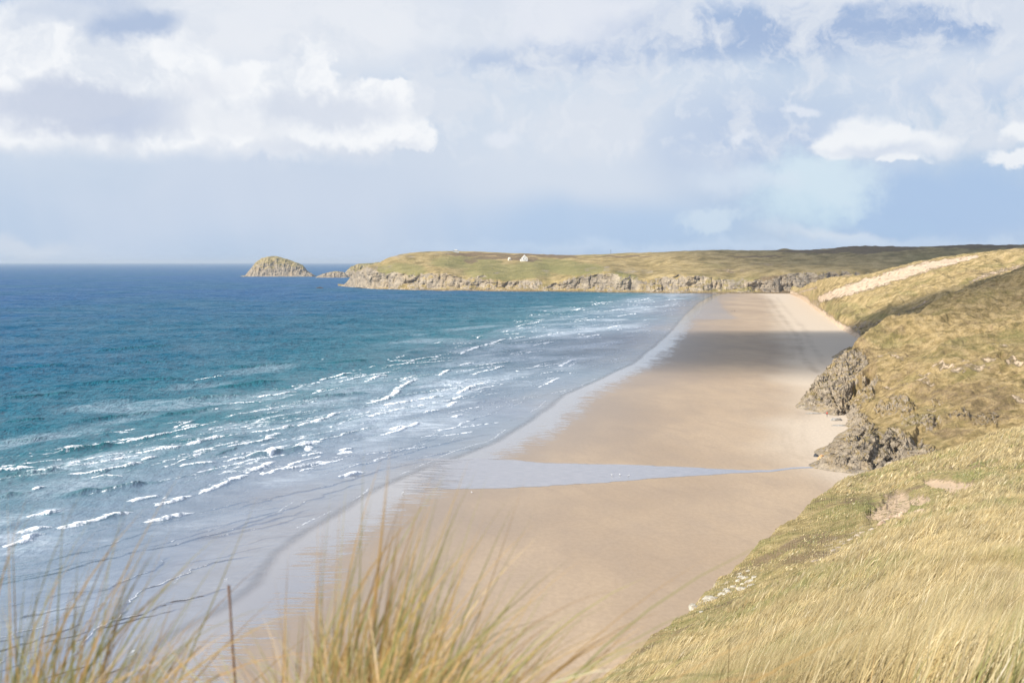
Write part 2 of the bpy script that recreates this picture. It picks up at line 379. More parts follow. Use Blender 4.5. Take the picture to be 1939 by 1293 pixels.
# chop and swell, damped where the mesh gets too coarse
cell = np.maximum(np.abs(np.gradient(Y, axis=0)), .02)
ca, sa = math.cos(math.radians(24)), math.sin(math.radians(24))
T = X*sa + Y*ca; Nn = X*ca - Y*sa     # along crest / towards shore
for L, A, sx in [(34, .75, 5.), (15, .5, 2.6), (7, .32, 2.2), (3.2, .15, 2.), (1.5, .06, 1.8)]:
    damp_ = sst(L*.8, L*.22, cell*.5)
    Z += A*vn(Nn/L, T/(L*sx), s=int(L*10))*damp_*(.04+.96*depth)*sst(0, -30, s)
segs = [ # px,py,... , half thickness, strength
 [(365,719),(395,716),(425,711)],[(608,683),(620,682)],[(600,720),(640,713),(671,705)],[(480,751),(530,745),(562,737)],[(430,763),(503,759)],
 [(232,838),(285,831),(330,819)],[(338,813),(380,806)],[(250,860),(300,856),(350,848)],[(350,848),(427,829)],[(365,860),(408,853)],
 [(128,899),(200,891),(245,883),(270,875)],[(265,871),(307,865)],[(-40,897),(0,892),(70,884)],[(128,881),(152,873)],[(60,931),(88,924)],
 [(44,981),(90,976),(122,967)],[(430,849),(490,838),(530,829)],[(500,833),(533,821)],[(335,886),(412,875)],[(415,876),(480,866),(540,855)],
 [(540,853),(615,838)],[(470,820),(520,816),(560,806)],[(555,808),(600,798),(650,780)],[(240,952),(310,940)],[(295,961),(340,947),(370,938)],
 [(370,938),(430,918),(470,899)],[(470,899),(525,875)],[(100,1006),(180,988),(250,970)],[(270,994),(320,981),(370,970)],[(520,890),(575,884),(630,873)],
 [(575,866),(615,859)],[(650,856),(670,850)],[(730,682),(780,680),(835,673)],[(735,692),(795,685)],[(822,650),(844,646)],[(695,765),(735,755),(762,738)],
 [(745,742),(795,718)],[(725,770),(790,758)],[(790,757),(842,749)],[(718,826),(760,816),(800,799)],[(735,816),(768,808)],[(868,691),(900,685)],
 [(890,711),(930,702),(960,692)],[(900,692),(976,683)],[(868,671),(915,656)],[(915,656),(960,642)],[(940,645),(1000,636)],[(953,628),(967,626)],
 [(975,621),(1032,609)],[(1020,608),(1036,606)],[(1030,632),(1072,630)],[(1090,610),(1132,605)],[(1120,577),(1162,571)],[(1088,607),(1117,603)],
 [(1060,695),(1095,679)],[(868,746),(900,730)],[(858,756),(882,750)],[(850,771),(870,760)],[(853,791),(877,786)],[(800,784),(832,777)],
 [(1110,640),(1142,634)],[(1140,590),(1180,585)],[(1200,572),(1232,566)],[(1170,600),(1205,594)],[(1150,622),(1180,616)],[(1010,655),(1050,648)],
 [(700,600+95),(715,692)],[(640,905),(690,893)],[(700,790),(740,782)],[(0,1040),(45,1030),(85,1012)],[(-60,1062),(0,1040)],[(30,1015),(100,1000)],
 [(160,905),(235,902)],[(900,655),(960,650)],[(1000,600),(1040,596)],[(830,712),(856,698)],[(690,722),(735,708)],[(560,852),(600,842)], [(1080,588),(1110,583)]]
W = [ (gp(*np.array(q, float).T)[:, :2], 1.0, .58) for q in segs]
for i in range(420):                   # small broken crests in the surf
    y0 = 330+1700*rng.random()**1.5; ss = -10-rng.random()**.8*(85+.03*y0); x0 = np.interp(y0, WLw[::-1, 1], WLw[::-1, 0])+ss*1.1
    L = (6+34*rng.random()**2)*(1+y0/1800); a = math.radians(26+rng.normal()*11)
    W.append((np.array([[x0, y0], [x0+math.sin(a)*L*.5+rng.normal()*.5, y0+math.cos(a)*L*.5], [x0+math.sin(a)*L, y0+math.cos(a)*L]]), .75*rng.random()+.1, .10+.22*rng.random()**1.5))
unb = [[(0,905),(120,888)],[(110,860),(230,842)],[(150,800),(300,780)],[(330,760),(480,745)],[(150,725),(360,718)],[(300,790),(420,775)],[(400,735),(540,722)],[(0,760),(160,745)],[(0,840),(100,830)],[(120,940),(300,915)],[(0,945),(60,935)],
       [(560,760),(700,745)],[(180,665),(330,655)],[(0,700),(130,692)],[(430,700),(560,690)],[(620,690),(700,683)],[(0,800),(100,790)],[(470,870),(600,848)],[(200,690),(330,684)]]
for q in unb: W.append((gp(*np.array(q, float).T)[:, :2], 0.0, .9))
rid = [[(-80,1130),(0,1110),(103,1086),(171,1069),(240,1049),(325,1035),(404,1014),(514,987),(600,962)],[(144,1129),(205,1114),(253,1097),(298,1079),(315,1052)],
       [(130,1225),(171,1203),(219,1175),(253,1134),(315,1097),(411,1066),(480,1052)],[(127,1247),(205,1179),(281,1158),(342,1138),(440,1112)],
       [(480,948),(540,938),(600,925),(665,908),(740,885)],[(370,970),(480,948)],[(60,1070),(180,1040),(300,1000)],[(420,1010),(520,975),(620,935),(700,910)],
       [(560,900),(700,870),(800,845)],[(640,880),(760,850),(860,820)],[(760,850),(860,810),(960,770)],[(0,1180),(90,1160),(180,1140)],[(880,790),(960,750),(1040,715)],[(1000,730),(1080,700),(1150,670)],[(-60,1250),(60,1215),(127,1190)]]
for q in rid: W.append((gp(*np.array(q, float).T)[:, :2], -.22, .13))
for i in range(75):                    # long thin lines of broken water
    y0 = 300+1500*rng.random()**1.4; ss = -14-rng.random()*(75+.03*y0); x0 = np.interp(y0, WLw[::-1, 1], WLw[::-1, 0])+ss*1.1
    L = (35+60*rng.random())*(1+y0/2500); a = math.radians(25+rng.normal()*6); q_ = np.linspace(0, 1, 7)[:, None]
    W.append((np.array([[x0, y0]])+q_*np.array([[math.sin(a), math.cos(a)]])*L+np.cumsum(rng.normal(0, .9, (7, 2)), 0)*[[1, .3]], .25+.3*rng.random(), .10+.16*rng.random()))
for i in range(150):                   # little unbroken wavelets in the shallows
    y0 = 150+420*rng.random()**1.3; ss = -3-rng.random()*55; x0 = np.interp(y0, WLw[::-1, 1], WLw[::-1, 0])+ss*1.1
    L = 6+26*rng.random(); a = math.radians(30+rng.normal()*9)
    W.append((np.array([[x0, y0], [x0+math.sin(a)*L*.5+rng.normal()*.7, y0+math.cos(a)*L*.5], [x0+math.sin(a)*L, y0+math.cos(a)*L]]), 0.0 if i % 4 else -.22, .03+.07*rng.random()))
for pts, fo, H in W:
    lo = pts.min(0)-14; hi_ = pts.max(0)+14
    r0, r1 = np.searchsorted(-Y[:, 0], [-hi_[1], -lo[1]]); r0 = max(r0-1, 0); r1 = min(r1+1, len(pys))
    k0 = np.min([lo[0]/max(lo[1], 5), lo[0]/hi_[1]]); k1 = np.max([hi_[0]/max(lo[1], 5), hi_[0]/hi_[1]])
    KK = X[min(r0+1, len(pys)-1)]/Y[min(r0+1, len(pys)-1)]; c0, c1 = np.searchsorted(KK, [k0-.01, k1+.01])
    if r1-r0 < 2 or c1-c0 < 2: continue
    sl = (slice(r0, r1), slice(c0, c1)); x, y = X[sl], Y[sl]
    dirp = pts[-1]-pts[0]; dirp = dirp/np.hypot(*dirp); nx, ny = dirp[1], -dirp[0]
    jx = 1.3*fbm(x/5, y/5, o=3, s=21); dd, fr, side = pdist(x+nx*jx, y+ny*jx, pts)
    n = dd*side                        # + shoreward
    Lw = np.hypot(*np.diff(pts, axis=0).T).sum(); end = np.clip(np.minimum(fr, 1-fr)*Lw/ (3.+.12*Lw), 0, 1); end = np.sqrt(end)*(np.abs(n) < 13)
    end = end*(dd < 12)
    sc_l = 1+y.mean()/900
    tap = np.interp(fr, [0, .25, .8, 1], [.35, .8, 1.1, .5]) if fo > 0 else 1.0
    wB = 1.9*sc_l*H*tap+.15; wF = .55*sc_l*H*tap+.08
    prof = np.where(n < 0, np.exp(-(n/wB)**2), np.exp(-(n/wF)**2))*end
    Z[sl] = Z[sl] + H*tap*prof*(1+.35*vn(x/2.2, y/3, s=77))
    ridge[sl] = np.maximum(ridge[sl], prof)
    if fo > 0:
        tail = (.5+1.25*H)*sc_l*tap*(1+.5*vn(x/5, y/8, s=31)); fz = fbm(x/1.1, y/2.4, o=5, s=41)
        core = sst(.6, .15, n-.3*H+.6*fz)*sst(-tail*1.15, -tail*.6, n+.7*fz)*np.clip(end*1.6, 0, 1)
        f2 = .62*sst(.6, 0, n)*sst(-tail*4.5, -tail*.4, n+3.4*fz)*end*(.6+.6*fz)
        foam[sl] = np.maximum(foam[sl], np.maximum(core*(.72+.45*fz), f2)*min(1, fo+.2))
    elif fo < 0:
        foam[sl] = np.maximum(foam[sl], .55*sst(.3, -.1, np.abs(n+.1)-.1)*end*(vn(x/5, y/7, s=55) > .15))
Z = np.where(s > -30, np.maximum(Z, .01), Z)
G1[..., 2] = Z
# residual foam sheets
kf = 1+np.interp(Y, [300, 900], [.5, 0])
band = sst(-8, -35, s)*sst(-130, -70, s*kf+18*fbm(X/60, Y/120, o=3, s=61))
lace = sst(-.15, .5, fbm(Nn/16, T/48, o=5, s=71))
veil = band*(.12+.88*lace) + .5*sst(.1, .55, fbm(Nn/22, T/80, o=4, s=81))*sst(-240, -120, s)*sst(-8, -30, s)
seff = s*np.where(s < -20, 1+np.interp(Y, [300, 900], [.45, 0])*sst(-20, -60, s), 1)
sw_ = s+1.5+3.2*fbm(X/22, Y/34, o=4, s=91)
foam = np.maximum(foam, .52*np.exp(-(sw_/.55)**2)*sst(-.35, .25, fbm(X/9, Y/16, o=3, s=95)))
sw2 = s+11+5*fbm(X/30, Y/50, o=4, s=97)
foam = np.maximum(foam, .46*np.exp(-(sw2/.5)**2)*sst(-.2, .3, fbm(X/9, Y/16, o=3, s=99)))
sea_me = grid_mesh('sea', G1, {'s': seff, 'foam': foam, 'veil': np.clip(veil, 0, 1), 'ridge': ridge}, keep=s < 16)
m, g = mat('sea_water'); p = g.pos(); S = g.attr('s')
sw = g.n('ShaderNodeSeparateXYZ', {0: p}, out=None)
nbig = g.noise(g.vm('MULTIPLY', p, (.004, .0022, 0)), 1, 5, .55)
nmid = g.noise(g.vm('MULTIPLY', p, (.03, .012, 0)), 1, 6, .6)
S2 = g.m('ADD', S, g.m('MULTIPLY', g.m('SUBTRACT', nmid, .5), 60))
c = g.ramp(g.mr(S2, -900, 0, 0, 1, False), [(0, (.012, .088, .225, 1)), (.45, (.012, .094, .208, 1)), (.70, (.013, .104, .172, 1)), (.86, (.026, .125, .158, 1)), (.93, (.13, .19, .25, 1)), (.985, (.12, .145, .195, 1)), (1, (.17, .155, .155, 1))])
c = g.mix(g.mr(nbig, .4, .62, 0, .5), c, (.014, .112, .165, 1))
c = g.mix(g.m('MULTIPLY', g.attr('ridge'), g.mr(S, -20, -60, 0, .55)), c, (.015, .105, .115, 1))
vl = g.attr('veil'); fl = g.noise(g.vm('MULTIPLY', p, (.9, .35, 0)), 1, 7, .7)
fl2 = g.noise(g.vm('MULTIPLY', p, (.10, .22, 0)), 1, 7, .72)
c = g.mix(g.m('MULTIPLY', vl, g.m('MULTIPLY', g.mr(fl, .3, .7, .5, 1.0), g.mr(fl2, .36, .62, .25, 1.0))), c, (.55, .62, .69, 1))
fo = g.attr('foam'); fn = g.noise(g.vm('MULTIPLY', p, (1.6, .7, 1.6)), 1, 6, .7)
fm = g.mr(g.m('ADD', fo, g.m('MULTIPLY', g.m('SUBTRACT', fn, .5), 1.1)), .34, .72)
c = g.mix(fm, c, (.78, .80, .82, 1))
# far whitecaps / flecks
cap = g.noise(g.vm('MULTIPLY', p, (.05, .016, 0)), 1, 7, .75)
dist = g.m('ABSOLUTE', sw.outputs[1])
c = g.mix(g.m('MULTIPLY', g.mr(cap, .60, .72, 0, .22), g.mr(S, -80, -200)), c, (.35, .45, .52, 1))
rip = g.noise(g.vm('MULTIPLY', p, (1.0, .45, 1)), 1, 5, .6); rip2 = g.noise(g.vm('MULTIPLY', p, (.16, .06, 0)), 1, 5, .6)
rip3 = g.noise(g.vm('MULTIPLY', p, (.03, .010, 0)), 1, 7, .7)
b = g.bump(rip, g.mr(S, 0, -40, .12, .6), .2); b = g.bump(rip2, g.mr(S, -5, -80, .06, 1.0), 2.2, b); b = g.bump(rip3, g.mr(S, -40, -300, 0, 1.0), 12.0, b)
ro = g.mix(fm, g.mix(g.mr(S, -10, -200), (.16,)*3+(1,), (.34,)*3+(1,)), (.8,)*3+(1,))
ch1 = g.noise(g.vm('MULTIPLY', p, (.14, .17, 0)), 1, 5, .68); ch2 = g.noise(g.vm('MULTIPLY', p, (.02, .016, 0)), 1, 7, .72)
chp = g.m('ADD', g.m('MULTIPLY', g.m('SUBTRACT', ch1, .5), .9), g.m('MULTIPLY', g.m('SUBTRACT', ch2, .5), .9))
rf = g.m('MULTIPLY', g.m('ADD', g.mr(S, -4, -190, .37, .10, False), g.m('MULTIPLY', chp, g.mr(S, 0, -60, .40, .60))), g.m('SUBTRACT', 1.0, g.m('MULTIPLY', fm, .9)), 0.0, True)
rf = g.m('ADD', rf, g.mr(S, -30, -2, 0, .16))
rf = g.m('MULTIPLY', rf, g.m('SUBTRACT', 1.0, g.m('MULTIPLY', g.attr('ridge'), g.mr(S, -25, -90, .25, .9))))
wsh = g.n('ShaderNodeMixShader', {0: rf, 1: g.n('ShaderNodeBsdfDiffuse', {0: c, 'Normal': b}), 2: g.n('ShaderNodeBsdfGlossy', {0: (1, 1, 1, 1), 1: ro, 'Normal': b})})
edge = g.m('ADD', g.mr(S, 5, -3, 0, 1, False), g.m('MULTIPLY', g.m('SUBTRACT', nmid, .5), .5))
al = g.mr(edge, .2, .7)
g.output(g.n('ShaderNodeMixShader', {0: al, 1: g.n('ShaderNodeBsdfTransparent'), 2: wsh}))
tag(obj('sea', sea_me, m), 'blue to teal sea with rows of white breakers', 'sea', kind='structure')

# ------------------------------------------------------------------ stream of shallow water over the beach
up = [(700, 880), (800, 868), (900, 868), (970, 870), (1030, 876), (1150, 878), (1300, 884), (1400, 889.5), (1455, 890), (1500, 884.5), (1560, 883), (1610, 885), (1650, 888)]
dn = [(700, 930), (800, 932), (860, 926), (950, 925), (1030, 921), (1150, 913), (1300, 902), (1400, 895), (1455, 893.5), (1500, 887.5), (1560, 885), (1610, 886), (1650, 889)]
q = np.linspace(700, 1650, 700); wob = .9*fbm(q/30, q*0, o=4, s=4)
U = gp(q, np.interp(q, *np.array(up).T)+wob*.6); D = gp(q, np.interp(q, *np.array(dn).T)+wob+.8*fbm(q/12, q*0+5, o=3, s=5)*sst(1400, 1000, q))
tt = np.linspace(0, 1, 24)[:, None, None]; V = U[None]*(1-tt)+D[None]*tt; V[..., 2] = .024
al = (sst(700, 960, q)[None]*1.9 - .35)*np.ones((24, 1)); ed = np.minimum(tt[..., 0], 1-tt[..., 0])*2*np.abs(U-D)[:, 1][None]; al = np.minimum(al, .35+ed/3.0+sst(1350, 1450, q)[None]*2)
st_me = grid_mesh('stream', V, {'a': al})
m, g = mat('stream_water'); p = g.pos()
rp = g.noise(g.vm('MULTIPLY', p, (.35, 1.8, 0)), 1, 5, .6)
b = g.bump(rp, .35, .05)
sh = g.principled(Base_Color=g.mix(g.mr(rp, .35, .65), (.24, .235, .25, 1), (.32, .305, .315, 1)), Roughness=.16, IOR=1.33, Specular_IOR_Level=.5, Normal=b)
g.output(g.n('ShaderNodeMixShader', {0: g.mr(g.m('ADD', g.attr('a'), g.m('MULTIPLY', g.m('SUBTRACT', g.noise(g.vm('MULTIPLY', p, (.08, .8, 0)), 1, 5, .6), .5), 4.5)), .2, .8), 1: g.n('ShaderNodeBsdfTransparent'), 2: sh}))
tag(obj('stream', st_me, m), 'shallow sheet of stream water crossing the sand to the sea', 'stream', kind='structure')

# ================================================================== FAR HEADLAND
def sheet(px, levels, vs, nrow):
    L = np.stack(levels, 0); return pchip(vs, L, nrow)
def lvl_z(px, d, z):
    k = (px-CX)/F/CT; return np.stack([k*d, np.broadcast_to(d, px.shape)*1.0, np.broadcast_to(z, px.shape)*1.0], -1)
px = np.linspace(640, 2120, 1500)
b_py = tab([(640,541),(655,543),(700,547),(760,549),(850,550.5),(1000,552),(1150,553.5),(1300,555.5),(1500,556),(2120,556)], px)
c_py = tab([(640,541),(652,541),(660,530),(671,517),(700,507),(725,515),(775,520),(842,518),(879,529),(909,524),(963,533),(1010,527),(1040,534),(1090,520),(1156,515),(1225,532),(1272,523),(1327,523),(1388,533),(1480,520),(1600,515),(2120,510)], px)
t_py = tab([(640,541),(652,540.5),(660,529),(671,516),(700,503),(716,499),(735,488),(758,482),(808,477),(852,475.5),(942,478.5),(1026,482),(1076,483.5),(1110,483),(1200,479.5),(1300,475),(1350,473.5),(1440,474.5),(1470,474),(1487,470.5),(1502,473.5),(1560,472),(1600,469),(1640,465.5),(1690,467),(1740,468.5),(1800,466),(1850,463.5),(1939,463),(2120,460)], px)
bd = gd(px, b_py)
ext = sst(650, 740, px)
cd = bd+6+22*ext
td = bd+10+ tab([(640,0),(670,40),(740,230),(900,520),(1200,600),(1500,500),(1800,350),(2120,250)], px)
b_ = P(px, b_py, bd); b_[:, 2] = 0
lev = [lvl_z(px, bd-8, -5.0), b_, lvl_z(px, bd+7*ext+.5, 3*ext+.1), P(px, c_py, cd), P(px, c_py*.5+t_py*.5, cd*.62+td*.38), P(px, t_py, td), lvl_z(px, td+250, 55*ext), lvl_z(px, td+900, -5.)]
vs = [0, .03, .08, .32, .62, .88, .94, 1]
V = sheet(px, lev, vs, np.linspace(0, 1, 330))
vv = np.linspace(0, 1, 330)[:, None]*np.ones((1, len(px)))
rockm = sst(.42, .22, vv + .16*fbm(V[..., 0]/34, V[..., 1]/60, o=4, s=13))*sst(1.0, .95, vv)
amp = sst(.03, .1, vv)*sst(.9, .8, vv)*sst(645, 690, px)[None]
nr = fbm(V[..., 0]/26, V[..., 2]/30, V[..., 1]/60, o=5, s=101, ridged=True)
V[..., 1] += amp*rockm*(nr-.2)*17
V[..., 2] += amp*(1-rockm)*5*fbm(V[..., 0]/80, V[..., 1]/90, o=6, s=111) + amp*rockm*4*nr*sst(.1, .3, vv)
V[..., 2] += sst(.8, .88, vv)*sst(.96, .9, vv)*.9*fbm(V[..., 0]/9, V[..., 1]/60, o=4, s=115)*sst(700, 740, px)[None]*(1+1.5*sst(1450, 1600, px))[None]
PXv, PYv = proj(V[..., 0], V[..., 1], V[..., 2])
def patch(PXv, PYv, items):
    r = np.zeros_like(PXv)
    for (x, y, rx, ry) in items:
        wx = 4*vn(PXv/9, PYv/5, s=3); r = np.maximum(r, sst(1.3, .7, np.hypot((PXv+wx-x)/rx, (PYv+wx*.4-y)/ry)))
    return r
green = patch(PXv, PYv, [(760, 512, 50, 14), (960, 515, 90, 16), (1040, 500, 60, 10), (880, 497, 70, 12), (1180, 528, 30, 12), (1090, 510, 60, 12)])*.75
heath_dark = patch(PXv, PYv, [(905, 482, 60, 3.5), (1010, 483.5, 80, 2), (893, 495, 14, 4), (1000, 493, 24, 2.0), (950, 489, 70, 3), (1060, 486, 40, 2), (1660, 470, 90, 6), (1550, 476, 90, 3), (1850, 466, 90, 5), (1430, 486, 60, 1.5), (1640, 476, 30, 6), (1385, 515, 5, 1.5), (1180, 486, 60, 1.5), (1480, 540, 60, 18)])*.8
heath_dark = np.maximum(heath_dark, sst(.075, .045, vv)*1.0)
rk = np.maximum(rockm*.60, patch(PXv, PYv, [(940, 516, 9, 4), (1035, 513, 10, 3), (735, 507, 18, 5), (1120, 510, 14, 6), (1148, 508, 9, 8), (1190, 515, 22, 6), (760, 486, 30, 4), (830, 480, 30, 2), (1225, 515, 12, 5)])*.75)
rk = np.where(PXv < 716, np.maximum(rk, .8*sst(.80, .6, vv)), rk)
sandm = patch(PXv, PYv, [(1380, 513, 60, 4), (1450, 500, 40, 3)])*.38
m = land_mat('far_headland_turf', .22, bump_d=3.5, light=.92, warm=.6, gmul=(1.12, 1.07, 1.04, 1))
HEAD = (V, PXv, PYv)
tag(obj('headland', grid_mesh('headland', V, {'rock': rk, 'green': green, 'heath_dark': heath_dark, 'sand': sandm}), m),
    'long grassy headland with pale rock cliffs across the bay', 'headland', kind='structure')

# ------------------------------------------------------------------ islands and sea rocks
def island(name, x0, x1, base_py, prof, depth_m, label, mt, jag=1.0, rockline=.45, seed=0):
    px = np.linspace(x0, x1, 260); d0 = float(gd((x0+x1)/2, base_py)); k = px*0+d0
    top = np.interp(px, *np.array(prof, float).T); zt = CAMZ + ray(px, top)[1]*(d0+depth_m*.45)
    zt = np.maximum(zt, .2)
    e = sst(0, .06, (px-x0)/(x1-x0))*sst(0, .06, (x1-px)/(x1-x0))
    rows = []; vs = []
    for v, dy, zf in [(0, -.5, -.1), (.06, -.48, 0.0), (.14, -.42, .12), (.3, -.34, .42), (.45, -.22, .7), (.6, -.05, .93), (.68, .05, 1.0), (.8, .25, .8), (1, .5, -.1)]:
        dd = d0+depth_m*(.5+dy*e); rows.append(lvl_z(px, dd, np.where(zf > 0, zt*zf, zf*30))); vs.append(v)
    V = pchip(vs, np.stack(rows), np.linspace(0, 1, 130)); vv = np.linspace(0, 1, 130)[:, None]*np.ones((1, 260))
    a = sst(.05, .15, vv)*e[None]
    r = fbm(V[..., 0]/(14*jag), V[..., 2]/(18*jag), V[..., 1]/(30*jag), o=5, s=200+seed, ridged=True)
    V[..., 1] -= a*r*8*jag*sst(.7, .5, vv); V[..., 2] += a*r*2.6*jag
    hz = V[..., 2]/max(zt.max(), 1)
    rk = np.clip(1.05-sst(rockline-.2, rockline+.45, hz+.1*r)*.75, 0, 1)
    o = obj(name, grid_mesh(name, V, {'rock': rk, 'green': hz*0+.15*sst(.5, .9, hz), 'heath_dark': hz*0, 'sand': hz*0}), mt)
    tag(o, label, 'island' if 'island' in name else 'sea rock')
mi = land_mat('island_rock', .3, bump_d=3.5, light=.85, warm=.6)
island('rock_island', 455, 600, 524, [(455, 523.5), (466, 522), (474, 512), (483, 500), (497, 489), (510, 485.5), (525, 486), (545, 491), (556, 495), (566, 499), (575, 503), (583, 513), (592, 519), (600, 523.5)], 170, 'big humped rock island standing alone in the sea, left of the headland', mi, 1.0, .35, 1)
island('rock_islet', 598, 662, 526, [(598, 525.5), (606, 522), (615, 518), (630, 515), (640, 514), (652, 516), (662, 525)], 80, 'low dark rock islet between the humped island and the headland', mi, .7, .8, 2)
island('rock_islet', 648, 730, 525, [(648, 524), (655, 516), (665, 505), (680, 500), (695, 499), (718, 497), (730, 499)], 120, 'ochre topped rock islet partly hidden behind the headland tip', mi, .8, .25, 3)
m, g = mat('wet_dark_rock'); p = g.pos(); g.output(g.principled(Base_Color=g.mix(g.noise(p, .8), (.02, .022, .026, 1), (.07, .065, .06, 1)), Roughness=.5))
island('sea_rock', 598, 614, 546.3, [(598, 546), (601, 544.5), (606, 543.2), (610, 544), (614, 546)], 9, 'small black rock awash off the headland tip', m, .12, .5, 4)

# ================================================================== DUNES
px = np.linspace(1496, 2120, 1000)
b_py = tab([(1496,556.5),(1503,557.5),(1512,562),(1530,576),(1550,592),(1570,606),(1590,622),(1610,633),(1640,650),(1700,685),(2120,760)], px)
T3 = [(1496,556,2240),(1503,554,2100),(1520,545,1900),(1535,538,1750),(1560,531,1600),(1590,524,1500),(1618,521.5,1450),(1632,523,1430),(1645,520,1420),(1700,507,1350),(1760,494,1300),(1850,482,1250),(1939,474,1200),(2120,462,1150)]
t_py = tab(T3, px); td = tab(T3, px, 2); bd = np.minimum(gd(px, b_py), td-4)
lev = [lvl_z(px, bd-6, -1.), lvl_z(px, bd, 0.), P(px, b_py*.72+t_py*.28, bd*.82+td*.18), P(px, b_py*.42+t_py*.58, bd*.58+td*.42), P(px, b_py*.15+t_py*.85, bd*.25+td*.75), P(px, t_py, td), lvl_z(px, td+120, 12.), lvl_z(px, td+300, -2.)]
nv = 560; tt = np.linspace(0, 1, nv); V = pchip([0, .03, .28, .55, .78, .92, .96, 1], np.stack(lev), tt); vv = tt[:, None]*np.ones((1, len(px)))
a = sst(.04, .16, vv)*sst(.96, .9, vv)*sst(1500, 1540, px)[None]
V[..., 2] += a*(6.5*fbm(V[..., 0]/50, V[..., 1]/100, o=4, s=301, ridged=True)*sst(.97, .75, vv) + 2.4*fbm(V[..., 0]/15, V[..., 1]/32, o=5, s=311, ridged=True))
V[..., 2] += a*.8*fbm(V[..., 0]/3.5, V[..., 1]/6, o=4, s=321)
PXv, PYv = proj(V[..., 0], V[..., 1], V[..., 2])
blow, fr, _ = pdist(PXv, PYv, [(1555, 566), (1600, 551), (1650, 536), (1700, 520), (1760, 503), (1850, 485.5)])
wid = np.interp(PXv, [1555, 1590, 1640, 1700, 1760, 1860], [6, 9, 11, 11, 9, 1.5])
sm = sst(1.55, .55, (blow+3*fbm(PXv/14, PYv/6, o=4, s=5))/wid)*.86
sc1, _, _ = pdist(PXv, PYv, [(1838, 534), (1860, 524), (1900, 512), (1945, 503)]); sm = np.maximum(sm, .6*sst(9, 0, sc1+3*fbm(PXv/8, PYv/5, o=3, s=16)))
sc2, _, _ = pdist(PXv, PYv, [(1515, 553), (1545, 545)]); sm = np.maximum(sm, .62*sst(4, 1, sc2))
sc3, _, _ = pdist(PXv, PYv, [(1500, 556), (1520, 566), (1560, 596), (1592, 619), (1640, 648)]); sm = np.maximum(sm, sst(13, 1.0, sc3+3*fbm(PXv/8, PYv/8, o=3, s=15))*.9)
sc4, _, _ = pdist(PXv, PYv, [(1620, 622), (1680, 605), (1740, 580), (1760, 568)]); sm = np.maximum(sm, .5*sst(6, 0, sc4+3*fbm(PXv/8, PYv/5, o=3, s=17)))
sm = np.maximum(sm, .52*patch(PXv, PYv, [(1600, 522, 20, 2), (1545, 573, 10, 6)]))
rk = patch(PXv, PYv, [(1618, 626, 18, 12), (1640, 618, 26, 9)])*.55
green = patch(PXv, PYv, [(1600, 585, 40, 14), (1720, 555, 20, 4), (1660, 600, 60, 8)])*.45
heath_dark = patch(PXv, PYv, [(1600, 588, 22, 7), (1630, 615, 40, 8), (1850, 517, 50, 5)])*.35
m = land_mat('dune_turf', .8, bump_d=1.3, light=.9, sandc=(.56, .435, .32, 1), gmul=(1.24, 1.17, 1.18, 1))
DUNE = (V, PXv, PYv)
tag(obj('dunes', grid_mesh('dunes', V, {'rock': rk, 'green': green, 'heath_dark': heath_dark, 'sand': sm}), m), 'straw coloured dunes with a long bare sand slide above the beach', 'dunes', kind='structure')

# ================================================================== ROCKY HILL (middle distance)
ctl = []
for (x, y) in [(93, 342), (86, 348), (79, 355), (79, 366), (87, 388), (95, 412), (101, 436), (106, 452), (103, 468), (99, 480), (98, 490), (102, 500), (109, 512), (118, 530), (132, 560), (155, 610), (190, 690), (240, 800)]: ctl.append((x, y, 0))
for (x, y) in [(60, 355), (60, 400), (75, 450), (75, 500), (90, 540), (110, 600), (150, 720), (70, 330), (110, 320)]: ctl.append((x, y, -6))
for q in [(1545,727,497),(1560,712,502),(1582,688,510),(1620,653,528),(1660,628,548),(1700,607,570),(1760,580,605),(1800,562,630),(1850,545,660),(1900,528,685),(1939,515,700),(2000,498,730),(2100,480,760),
          (1540,745,490),(1560,745,488),(1585,740,488),(1620,700,500),(1640,740,462),(1600,770,462),(1620,800,430),(1660,700,490),(1660,760,430),(1640,830,374),(1600,840,364),(1580,862,351),(1640,860,345),
          (1700,650,515),(1700,700,465),(1700,760,420),(1700,820,375),(1700,865,352),(1800,600,560),(1800,650,490),(1800,700,440),(1800,750,402),(1800,800,370),(1800,848,345),
          (1939,550,610),(1939,600,520),(1939,650,465),(1939,700,420),(1939,750,384),(1939,805,350),(2060,520,620),(2060,600,500),(2060,700,400),(2060,800,335),(2060,900,300),(1939,860,320),(1800,890,325),(1720,890,335)]:
    ctl.append(tuple(P(*q)))
for q in [(150,600,10),(165,640,10),(200,700,14),(235,780,20),(290,860,26),(330,900,30),(330,760,48),(124,545,6),(138,575,9)]: ctl.append(q)
C3 = np.array(ctl, float)
def tps(C3, lam=.5):
    n = len(C3); xy = C3[:, :2]/100; r = np.hypot(xy[:, None, 0]-xy[None, :, 0], xy[:, None, 1]-xy[None, :, 1]); K = np.where(r > 0, r*r*np.log(r+1e-12), 0)+np.eye(n)*lam*1e-3
    Pm = np.c_[np.ones(n), xy]; A = np.zeros((n+3, n+3)); A[:n, :n] = K; A[:n, n:] = Pm; A[n:, :n] = Pm.T
    sol = np.linalg.solve(A, np.r_[C3[:, 2], 0, 0, 0])
    def f(X, Y):
        x, y = X/100, Y/100; z = sol[n]+sol[n+1]*x+sol[n+2]*y
        for i in range(n):
            r = np.hypot(x-xy[i, 0], y-xy[i, 1]); z = z+sol[i]*r*r*np.log(r+1e-12)
        return z
    return f
fB = tps(C3)
kx = np.linspace((1490-CX)/F, (2110-CX)/F, 900); yy = np.geomspace(318, 900, 950)
K_, Y = np.meshgrid(kx, yy); X = K_*Y; Z = fB(X, Y)
PXv, PYv = proj(X, Y, Z)
